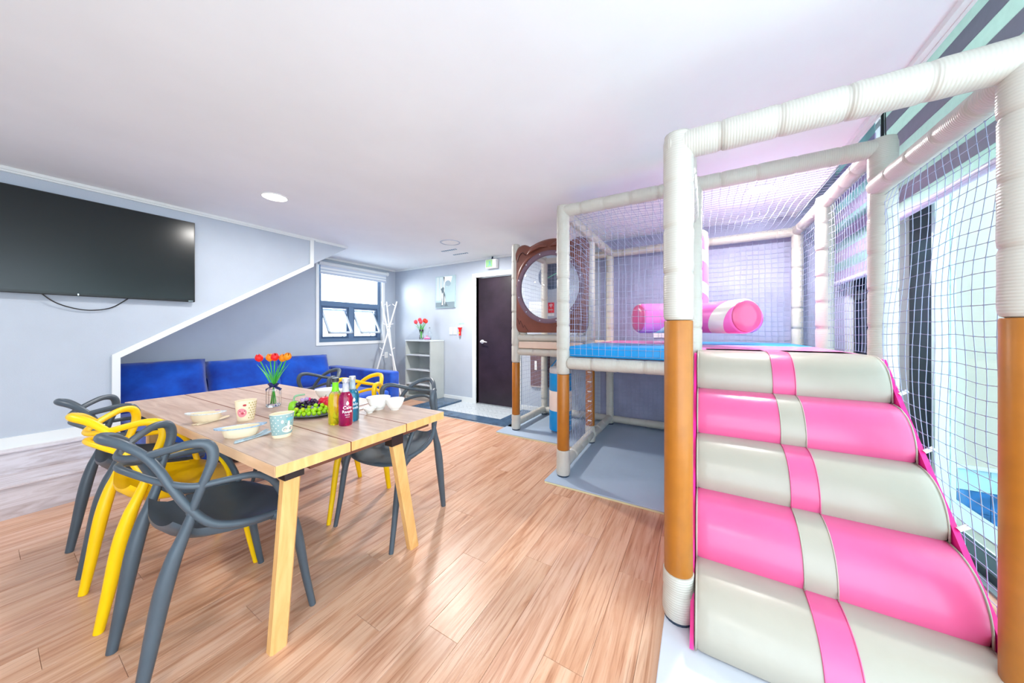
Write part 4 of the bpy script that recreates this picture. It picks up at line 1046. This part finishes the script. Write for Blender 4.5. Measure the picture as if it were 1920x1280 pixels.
# cups (tapered oval with printed pictures)
def cup(cx, cy, hgt, rt, rbm, name, label, base_mat, band, dots, face):
    t = thing('cup', label, 'cup', (cx, cy, TZ), group='bamboo cups')
    va = math.atan2(-cy, -cx); rot = va + PI / 2 + .25   # long axis across the view
    def R(z): f = (z) / hgt; return rbm + (rt - rbm) * f ** .9
    def P(a, z, off=0.0):  # a measured on the wall from the direction facing the viewer
        th = a - PI / 2; r = R(z) + off
        x = r * math.cos(th) * 1.12; y = r * math.sin(th) * .82
        return Vector((cx + x * math.cos(rot) - y * math.sin(rot), cy + x * math.sin(rot) + y * math.cos(rot), TZ + z))
    zs = [0, .001, .012, .03, .05, .07, hgt - .002, hgt]
    bm = NB(); lathe(bm, [(0, TZ)] + [(R(z) - (.001 if z == 0 else 0), TZ + z) for z in zs] + [(R(z) - .0035, TZ + z) for z in (hgt, .07, .05, .03, .006)] + [(0, TZ + .006)], 36, cx, cy, 1.12, .82, rot)
    b_ = obj('body', bm, M_bamboo, t, smooth=True, auto=.8)
    def ribbon(z0, z1, m, nm, off=.0006, a0=-PI, a1=PI, n=36, h=6):
        bm = NB(); g = [[bm.verts.new(P(a0 + (a1 - a0) * i / n, z0 + (z1 - z0) * j / h, off)) for j in range(h + 1)] for i in range(n + 1)]
        for i in range(n):
            for j in range(h): bm.faces.new((g[i][j], g[i + 1][j], g[i + 1][j + 1], g[i][j + 1]))
        return obj(nm, bm, m, b_, smooth=True)
    if band: ribbon(.014, hgt - .002, band, 'printed_band')
    def disc(a, z, ra, rz, m, nm, off, n=12, star=False):
        bm = NB(); c = bm.verts.new(P(a, z, off)); rr_ = []
        for k in range(n):
            th = 2 * PI * k / n; f = (1 if not star else (1 if k % 2 else .45)); rr_.append(bm.verts.new(P(a + ra * f * math.cos(th), z + rz * f * math.sin(th), off)))
        for k in range(n): bm.faces.new((c, rr_[k], rr_[(k + 1) % n]))
        return bm, nm, m
    for f in face(disc): obj(f[1], f[0], f[2], b_)
    bm = NB()
    for (a, z, ra, star) in dots[0]:
        b3, _, _ = disc(a, z, ra, ra * .034, None, '', .0012, 10 if star else 8, star); me = bpy.data.meshes.new('x'); b3.to_mesh(me); b3.free(); bm.from_mesh(me); bpy.data.meshes.remove(me)
    tag(obj('printed_dots', bm, dots[1], b_), kind='stuff')
    return t
dots1 = [(.12 + (i % 6) * .30 + (j % 2) * .15, .016 + j * .0125, .075, False) for j in range(7) for i in range(6)]
def face1(d):
    return [d(-.62, .045, .52, .022, mat('pig_pink', (236, 142, 152), .5), 'pig_face', .0010, 16), d(-.52, .042, .16, .006, mat('pig_nose', (208, 78, 92), .5), 'pig_nose', .0016),
            d(-.78, .053, .05, .002, M_black, 'pig_eye', .0016, 8), d(-.30, .053, .05, .002, M_black, 'pig_eye', .0016, 8), d(-.30, .082, .20, .006, mat('heart_red', (190, 52, 60), .5), 'heart', .0012, 5)]
cup(.70, 1.985, .103, .040, .030, 'cup', 'cream bamboo cup with a pink pig and mustard dots', M_bamboo, None, (dots1, mat('mustard_dot', (178, 152, 40), .6)), face1)
dots2 = [(-1.2 + (i * .47 + (j % 2) * .23), .022 + j * .0115, .085, True) for j in range(7) for i in range(7) if not (-.35 < -1.2 + (i * .47 + (j % 2) * .23) < 1.15 and j < 6)]
def face2(d):
    mw = mat('muzzle_cream', (236, 230, 200), .5)
    return [d(.35, .062, .36, .020, mat('animal_grey', (140, 168, 164), .5), 'animal_head', .0009, 16), d(.42, .036, .62, .015, mw, 'animal_muzzle', .0013, 16), d(.42, .054, .12, .018, mw, 'animal_blaze', .0015, 12),
            d(.12, .034, .13, .005, mat('cheek', (240, 190, 170), .5), 'cheek', .0018), d(.80, .036, .13, .005, mat('cheek2', (240, 190, 170), .5), 'cheek', .0018),
            d(.14, .059, .04, .0018, M_black, 'eye', .0016, 8), d(.70, .059, .04, .0018, M_black, 'eye', .0016, 8), d(-.15, .070, .12, .008, mw, 'ear', .0016, 8), d(.55, .078, .38, .007, mat('teal_cap', (110, 172, 180), .5), 'cap', .0016, 12)]
cup(.672, 1.548, .102, .040, .030, 'cup', 'grey teal bamboo cup with stars and a long-nosed animal', M_bamboo, mat('teal_print', (142, 166, 164), .5), (dots2, mat('star_cream', (236, 234, 214), .6)), face2)

# oval baking dishes
def dish(a, b2, label, rim_m, fish):
    a = Vector(a); b2 = Vector(b2); c = (a + b2) / 2; d = (b2 - a); L = d.length / 2; ang = math.atan2(d.y, d.x)
    t = thing('oval_dish', label, 'dish', (c.x, c.y, TZ), group='oval bamboo dishes')
    H = .042; e = .50
    bm = NB(); s_ = L * .80
    lathe(bm, [(0, TZ), (s_ * .72, TZ), (s_ * .78, TZ + .004), (s_ * .90, TZ + H * .7), (s_ * .93, TZ + H), (s_ * .90, TZ + H), (s_ * .86, TZ + H * .65), (s_ * .74, TZ + .008), (0, TZ + .006)], 40, c.x, c.y, 1, e, ang)
    obj('bowl', bm, M_bamboo, t, smooth=True, auto=.9)
    bm = NB(); n = 48; rr_ = [[], [], [], []]
    for k in range(n):
        th = 2 * PI * k / n; hx = abs(math.cos(th)) ** 6; ro = s_ * 1.0 + (L - s_) * hx
        for q, (r_, z_) in enumerate(((s_ * .90, H), (ro, H + .001 + .004 * hx), (ro, H - .004 + .004 * hx), (s_ * .92, H - .005))):
            x, y = r_ * math.cos(th), r_ * math.sin(th) * (e + (.02 if q in (1, 2) else 0)); rr_[q].append(bm.verts.new((c.x + x * math.cos(ang) - y * math.sin(ang), c.y + x * math.sin(ang) + y * math.cos(ang), TZ + z_)))
    for q in range(4):
        for k in range(n): bm.faces.new((rr_[q][k], rr_[q][(k + 1) % n], rr_[(q + 1) % 4][(k + 1) % n], rr_[(q + 1) % 4][k]))
    bmesh.ops.recalc_face_normals(bm, faces=bm.faces)
    obj('rim', bm, rim_m, t, smooth=True, auto=.8)
    if fish:
        p = c + Vector((math.cos(ang), math.sin(ang), 0)) * L * .35 + Vector((-math.sin(ang), math.cos(ang), 0)) * L * .43; bm = NB(); lathe(bm, [(.010, TZ + H + .001), (.010, TZ + H + .003)], 12, p.x, p.y, 1, .5, ang); obj('printed_mark', bm, mat('lilac_print', (176, 110, 160), .5), t)
    return t
M_rim1 = noisy('pale_star_rim', (214, 220, 222), .4, .08, 120); M_rim2 = noisy('blue_star_rim', (150, 176, 200), .4, .12, 120)
dish((.527, 2.194, 0), (.655, 2.085, 0), 'cream oval dish with a pale rim near the pig cup', M_rim1, True)
dish((.505, 1.745, 0), (.665, 1.668, 0), 'cream oval dish with a blue rim near the teal cup', M_rim2, False)
# wooden cutlery
def cutlery(p, q, kind, label, m, group, off=0.0, w=.0045, name=None):
    p = Vector(p); q = Vector(q); d = (q - p).normalized(); nrm = Vector((-d.y, d.x, 0)); L = (q - p).length
    bm = NB(); sec = []
    prof = {'fork': [(0, .004), (.05, .007), (.45, .006), (.62, .004), (.74, .006), (.82, .011), (.88, .011)], 'spoon': [(0, .004), (.05, .007), (.45, .005), (.68, .004), (.78, .011), (.88, .014), (.97, .010), (1, .003)], 'stick': [(0, .003), (1, .0045)]}[kind]
    zf = lambda t_: TZ + .0015 + (.009 * max(0, t_ - .6) / .4 if kind != 'stick' else .001) 
    up, dn = [], []
    for (t_, ww) in prof:
        c = p + d * L * t_ + nrm * off
        for s in (1, -1): pass
        up.append((bm.verts.new((*(c + nrm * ww).xy, zf(t_) + .0025)), bm.verts.new((*(c - nrm * ww).xy, zf(t_) + .0025))))
        dn.append((bm.verts.new((*(c + nrm * ww).xy, zf(t_))), bm.verts.new((*(c - nrm * ww).xy, zf(t_)))))
    for i in range(len(prof) - 1):
        bm.faces.new((up[i][0], up[i][1], up[i + 1][1], up[i + 1][0])); bm.faces.new((dn[i][0], dn[i + 1][0], dn[i + 1][1], dn[i][1]))
        bm.faces.new((up[i][0], up[i + 1][0], dn[i + 1][0], dn[i][0])); bm.faces.new((up[i][1], dn[i][1], dn[i + 1][1], up[i + 1][1]))
    bm.faces.new((up[0][0], dn[0][0], dn[0][1], up[0][1])); bm.faces.new((up[-1][0], up[-1][1], dn[-1][1], dn[-1][0]))
    if kind == 'fork':
        for k in (-1, 0, 1):
            a = p + d * L * .86 + nrm * (k * .0082 + off); e_ = p + d * L + nrm * (k * .0085 + off)
            tube(bm, [(*a.xy, zf(.87) + .0012), (*e_.xy, zf(1) + .004)], [.0026, .0016], 6)
    bmesh.ops.recalc_face_normals(bm, faces=bm.faces)
    return solo(name or kind, bm, m, label, kind if kind != 'stick' else 'chopstick', group, loc=tuple(p))
M_cut2 = noisy('blue_print_handle', (170, 190, 200), .5, .12, 60)
cutlery((.530, 2.095, TZ), (.655, 2.145, TZ), 'fork', 'pale bamboo fork in front of the pale rimmed dish, the upper of two', M_bamboo, 'bamboo cutlery')
cutlery((.540, 2.075, TZ), (.675, 2.118, TZ), 'spoon', 'pale bamboo spoon in front of the pale rimmed dish, the lower of two', M_bamboo, 'bamboo cutlery')
cutlery((.540, 1.635, TZ), (.668, 1.668, TZ), 'fork', 'blue handled bamboo fork in front of the blue rimmed dish, the upper of two', M_cut2, 'bamboo cutlery')
cutlery((.531, 1.615, TZ), (.668, 1.636, TZ), 'spoon', 'blue handled bamboo spoon in front of the blue rimmed dish, the lower of two', M_cut2, 'bamboo cutlery')
cutlery((1.10, 1.69, TZ), (1.285, 1.715, TZ), 'stick', 'thin metal chopstick behind the bottles pointing to the bowls', M_chrome, 'metal cutlery', name='chopstick')
cutlery((1.10, 1.675, TZ), (1.285, 1.70, TZ), 'stick', 'second thin metal chopstick nearest the small sauce bowl', M_chrome, 'metal cutlery', name='chopstick')
cutlery((1.27, 1.79, TZ), (1.12, 1.76, TZ), 'spoon', 'metal spoon lying behind the bottles', M_chrome, 'metal cutlery')

# bowls
def bowl(x, y, r, h, label):
    t = thing('bowl', label, 'bowl', (x, y, TZ), group='white porcelain bowls')
    bm = NB(); prof = [(0, TZ + .004), (r * .36, TZ + .004), (r * .38, TZ), (r * .44, TZ), (r * .46, TZ + .006)]
    for k in range(1, 9): a = k / 8; prof.append((r * (.46 + .54 * a ** .55), TZ + .006 + (h - .006) * a))
    prof += [(r * .975, TZ + h)]
    for k in range(7, -1, -1): a = k / 8; prof.append(((r * (.46 + .54 * a ** .55)) - .004, TZ + .010 + (h - .012) * a))
    prof += [(0, TZ + .009)]
    lathe(bm, prof, 36, x, y); obj('body', bm, M_porcelain, t, smooth=True, auto=1.2); return t
bowl(1.190, 1.605, .066, .070, 'large white porcelain bowl behind the smaller one at the table corner')
bowl(1.232, 1.515, .053, .062, 'medium white porcelain bowl nearest the table corner')
bowl(1.112, 1.575, .034, .028, 'tiny white sauce bowl in front of the large bowl')
bowl(1.190, 2.13, .072, .066, 'white porcelain bowl behind the fruit plate')
bowl(1.275, 2.055, .050, .060, 'white porcelain bowl half hidden behind the yellow bottle')

# bottles
def bottle(x, y, liquid, neckm, capm, label, txt, H=.222, textcol=None, fill=.62):
    t = thing('bottle', label, 'bottle', (x, y, TZ), group='drink bottles')
    r = .0315; k = H / .222
    pr = [(0, 0), (.027, 0), (r, .006), (r, .128 * k), (.027, .145 * k), (.016, .162 * k), (.0135, .175 * k), (.0125, .205 * k), (.0145, .207 * k), (.0145, .213 * k), (.012, .215 * k), (0, .215 * k)]
    bm = NB(); lathe(bm, [(a, TZ + z) for a, z in pr], 28, x, y); b_ = obj('body', bm, liquid, t, smooth=True, auto=.9)
    bm = NB(); lathe(bm, [(.0175, TZ + .158 * k), (.0160, TZ + .165 * k), (.0142, TZ + .178 * k), (.0133, TZ + .203 * k)], 20, x, y); obj('neck_label', bm, neckm, b_, smooth=True)
    bm = NB(); lathe(bm, [(.0155, TZ + .206 * k), (.0165, TZ + .208 * k), (.016, TZ + H), (.014, TZ + H + .002), (0, TZ + H + .002)], 20, x, y); obj('cap', bm, capm, t, smooth=True, auto=.7)
    if txt:
        va = math.atan2(-y, -x) + .25
        for i, (s, z, sz) in enumerate(txt):
            bm = text_mesh(s, sz, .0003)
            for v in bm.verts:
                a = va + v.co.x / r; rr_ = r + .0006 + v.co.z; v.co = Vector((x + rr_ * math.cos(a), y + rr_ * math.sin(a), TZ + z + v.co.y))
            obj('lettering', bm, M_white if not textcol else textcol, b_)
        bm = NB(); cc = []
        for k_ in range(14):
            th = 2 * PI * k_ / 14; a = va + .006 * math.cos(th) / r; cc.append(bm.verts.new((x + (r + .001) * math.cos(a), y + (r + .001) * math.sin(a), TZ + .108 + .0075 * math.sin(th) + (.004 if k_ in (3, 4) else 0))))
        bm.faces.new(cc); obj('emblem', bm, M_white, b_)
    return t
def liquid(name, col, top, mixz, strength=0.35):
    m = mat(name, col, .04, trans=.8, ior=1.33, coat=.5)
    t = nn(m, 'ShaderNodeTexCoord'); s = nn(m, 'ShaderNodeSeparateXYZ'); lk(m, t.outputs['Object'], s.inputs[0])
    r = ramp(m, s.outputs['Z'], [(mixz - .004, col), (mixz + .004, top)]); lk(m, r, bsdf(m).inputs['Base Color']); return m
bottle(.897, 1.535, liquid('yellow_drink', (236, 226, 30), (232, 232, 200), .150), mat('green_label', (122, 216, 20), .5), mat('black_cap', (54, 54, 58), .3), 'yellow drink bottle with green neck label and dark cap', [])
bottle(.912, 1.475, liquid('red_purple_drink', (226, 16, 110), (232, 226, 238), .166), mat('frosted_neck', (222, 218, 228), .2, trans=.4), mat('silver_cap', (206, 206, 212), .25, .5), 'red and magenta drink bottle with white lettering and silver cap', [('Calo', .082, .021), ('Raspb', .064, .019), ('flavour', .052, .008), ('275 ml', .042, .006)])
bottle(.975, 1.520, liquid('blue_drink', (40, 160, 204), (206, 226, 236), .160), mat('frosted_neck_2', (206, 220, 228), .2, trans=.4), mat('silver_cap_2', (216, 216, 216), .25, .5), 'blue drink bottle standing behind the red one', [('Calo', .082, .021), ('Blueb', .064, .019)])

# fruit plate
fx, fy = .950, 1.812
t = thing('round_plate', 'dark grey round plate holding the fruit', 'plate', (fx, fy, TZ))
bm = NB(); lathe(bm, [(0, TZ), (.075, TZ), (.085, TZ + .003), (.128, TZ + .013), (.130, TZ + .016), (.125, TZ + .0155), (.084, TZ + .007), (0, TZ + .006)], 44, fx, fy); obj('body', bm, noisy('slate_plate', (92, 104, 118), .3, .05, 10), t, smooth=True, auto=.9)
fv = Vector((-fx, -fy, 0)).normalized(); fl_ = Vector((-fv.y, fv.x, 0)); 
if fl_.dot(Vector((.5103, -.86, 0))) < 0: fl_ = -fl_
def fp(l, d, z): return Vector((fx, fy, TZ)) + fl_ * l + fv * d + Vector((0, 0, z))
def ball_mesh(name, r, m, sz=1.12, sub=2):
    bm = NB(); bmesh.ops.create_icosphere(bm, subdivisions=sub, radius=r)
    for v in bm.verts: v.co.z *= sz
    for f in bm.faces: f.smooth = True
    me = bpy.data.meshes.new(name); bm.to_mesh(me); bm.free(); me.materials.append(m); return me
def bunch(label, mats, pts, r):
    base = Vector(pts[0]); t = thing('grape_bunch', label, 'grapes', (base.x, base.y, TZ + .008), group='bunches of grapes')
    ms = [ball_mesh('grape', r, m) for m in mats]; rnd = random.Random(4)
    for i, p in enumerate(pts):
        o = bpy.data.objects.new('grape', ms[rnd.randrange(len(ms))]); C.objects.link(o); o.parent = t
        o.location = Vector(p) - wloc(t); o.rotation_euler = (rnd.uniform(-.6, .6), rnd.uniform(-.6, .6), rnd.uniform(0, 3))
    c = sum((Vector(p) for p in pts), Vector()) / len(pts)
    bm = NB(); rod(bm, [(*(Vector(pts[0])), .002), (*c, .002), (*(Vector(pts[-1])), .002)], 4, 5); obj('stalk', bm, mat('stalk', (120, 110, 50), .6), t)
    return t
gp = []
for (n_, d, z, l0, l1) in ((8, .088, .021, -.098, .060), (7, .070, .040, -.086, .076), (6, .075, .034, -.095, .045), (5, .050, .052, -.060, .060), (6, .052, .028, -.08, .06)):
    for i in range(n_): gp.append(fp(l0 + (l1 - l0) * i / (n_ - 1), d - abs(l0 + (l1 - l0) * i / (n_ - 1)) * .35 + random.uniform(-.003, .003), z + random.uniform(-.003, .003)))
Mg = [noisy('grape_green_%d' % i, c, .25, .06, 40) for i, c in enumerate(((164, 214, 24), (150, 206, 20), (186, 204, 30)))]
bunch('bunch of bright green grapes at the front of the fruit plate', Mg, gp, .0112)
dp = []
for (l, d, z) in ((-.085, .035, .050), (-.065, .040, .052), (-.045, .038, .055), (-.075, .022, .066), (-.055, .026, .070), (-.035, .024, .070), (-.080, .040, .068), (-.060, .030, .086), (-.042, .020, .088), (-.050, .005, .078), (-.030, .010, .082), (-.018, .015, .076), (-.012, .028, .060), (.003, .024, .066), (-.005, .012, .074), (.010, .020, .052), (.022, .030, .050), (-.028, .038, .060), (-.07, .0, .05), (-.04, -.01, .05)):
    dp.append(fp(l, d, z))
Md = [noisy('grape_dark_%d' % i, c, .18, .1, 40) for i, c in enumerate(((34, 26, 44), (52, 24, 62), (44, 40, 56), (214, 28, 112), (176, 150, 190), (66, 30, 70)))]
bunch('bunch of dark purple grapes with magenta ones behind the green grapes', Md, dp, .0108)
M_apple = mat('apple_skin', (214, 24, 52), .28)
_v = texco(M_apple); _sx = nn(M_apple, 'ShaderNodeSeparateXYZ'); lk(M_apple, _v, _sx.inputs[0])
lk(M_apple, ramp(M_apple, _sx.outputs['Z'], [(.030, (216, 22, 54)), (.036, (232, 190, 90))]), bsdf(M_apple).inputs['Base Color'])
def apple(c, r, label, nm='apple', m=M_apple):
    t = thing(nm, label, nm, (c.x, c.y, c.z - r * .9), group=nm + 's on the plate')
    bm = NB(); pr = []
    for k in range(17):
        a = PI * k / 16; rr_ = r * math.sin(a) ** .9 * (1 + .06 * math.cos(a)); z = r * .92 * math.cos(a)
        if k < 3: z -= r * (.22, .12, .02)[k]
        if k > 14: z += r * (.02, .10)[k - 15]
        pr.append((rr_ if 0 < k < 16 else 0, z))
    lathe(bm, pr[::-1], 28); o = obj('flesh', bm, m, t, smooth=True, local=True); o.location = c - wloc(t)
    bm = NB(); rod(bm, [(c.x, c.y, c.z + r * .62, .0014), (c.x + .002, c.y, c.z + r * .9, .0014), (c.x + .005, c.y, c.z + r * 1.12, .0018)], 3, 5); obj('stem', bm, mat('apple_stem', (70, 50, 30), .7), t); return t
apple(fp(.075, .030, .050), .038, 'red apple in front, beside the yellow bottle')
apple(fp(.045, -.030, .052), .036, 'red apple behind the other apple on the plate')
# green bell-shaped gourd at the left of the plate
t = thing('green_pepper', 'light green pepper with stalk at the left end of the fruit plate', 'pepper', fp(-.098, .0, .012))
bm = NB(); c = fp(-.098, .0, 0)
lathe(bm, [(0, TZ + .010), (.016, TZ + .012), (.026, TZ + .03), (.027, TZ + .05), (.022, TZ + .072), (.010, TZ + .080), (0, TZ + .080)], 20, c.x, c.y); obj('flesh', bm, noisy('pepper_green', (140, 204, 40), .3, .05, 20), t, smooth=True)
bm = NB(); rod(bm, [(c.x, c.y, TZ + .075, .005), (c.x, c.y, TZ + .098, .0045), (*(fp(-.085, 0, .108)), .006), (*(fp(-.05, -.005, .110)), .004)], 5, 8); obj('stalk', bm, mat('pale_stalk', (140, 180, 140), .5), t, smooth=True)
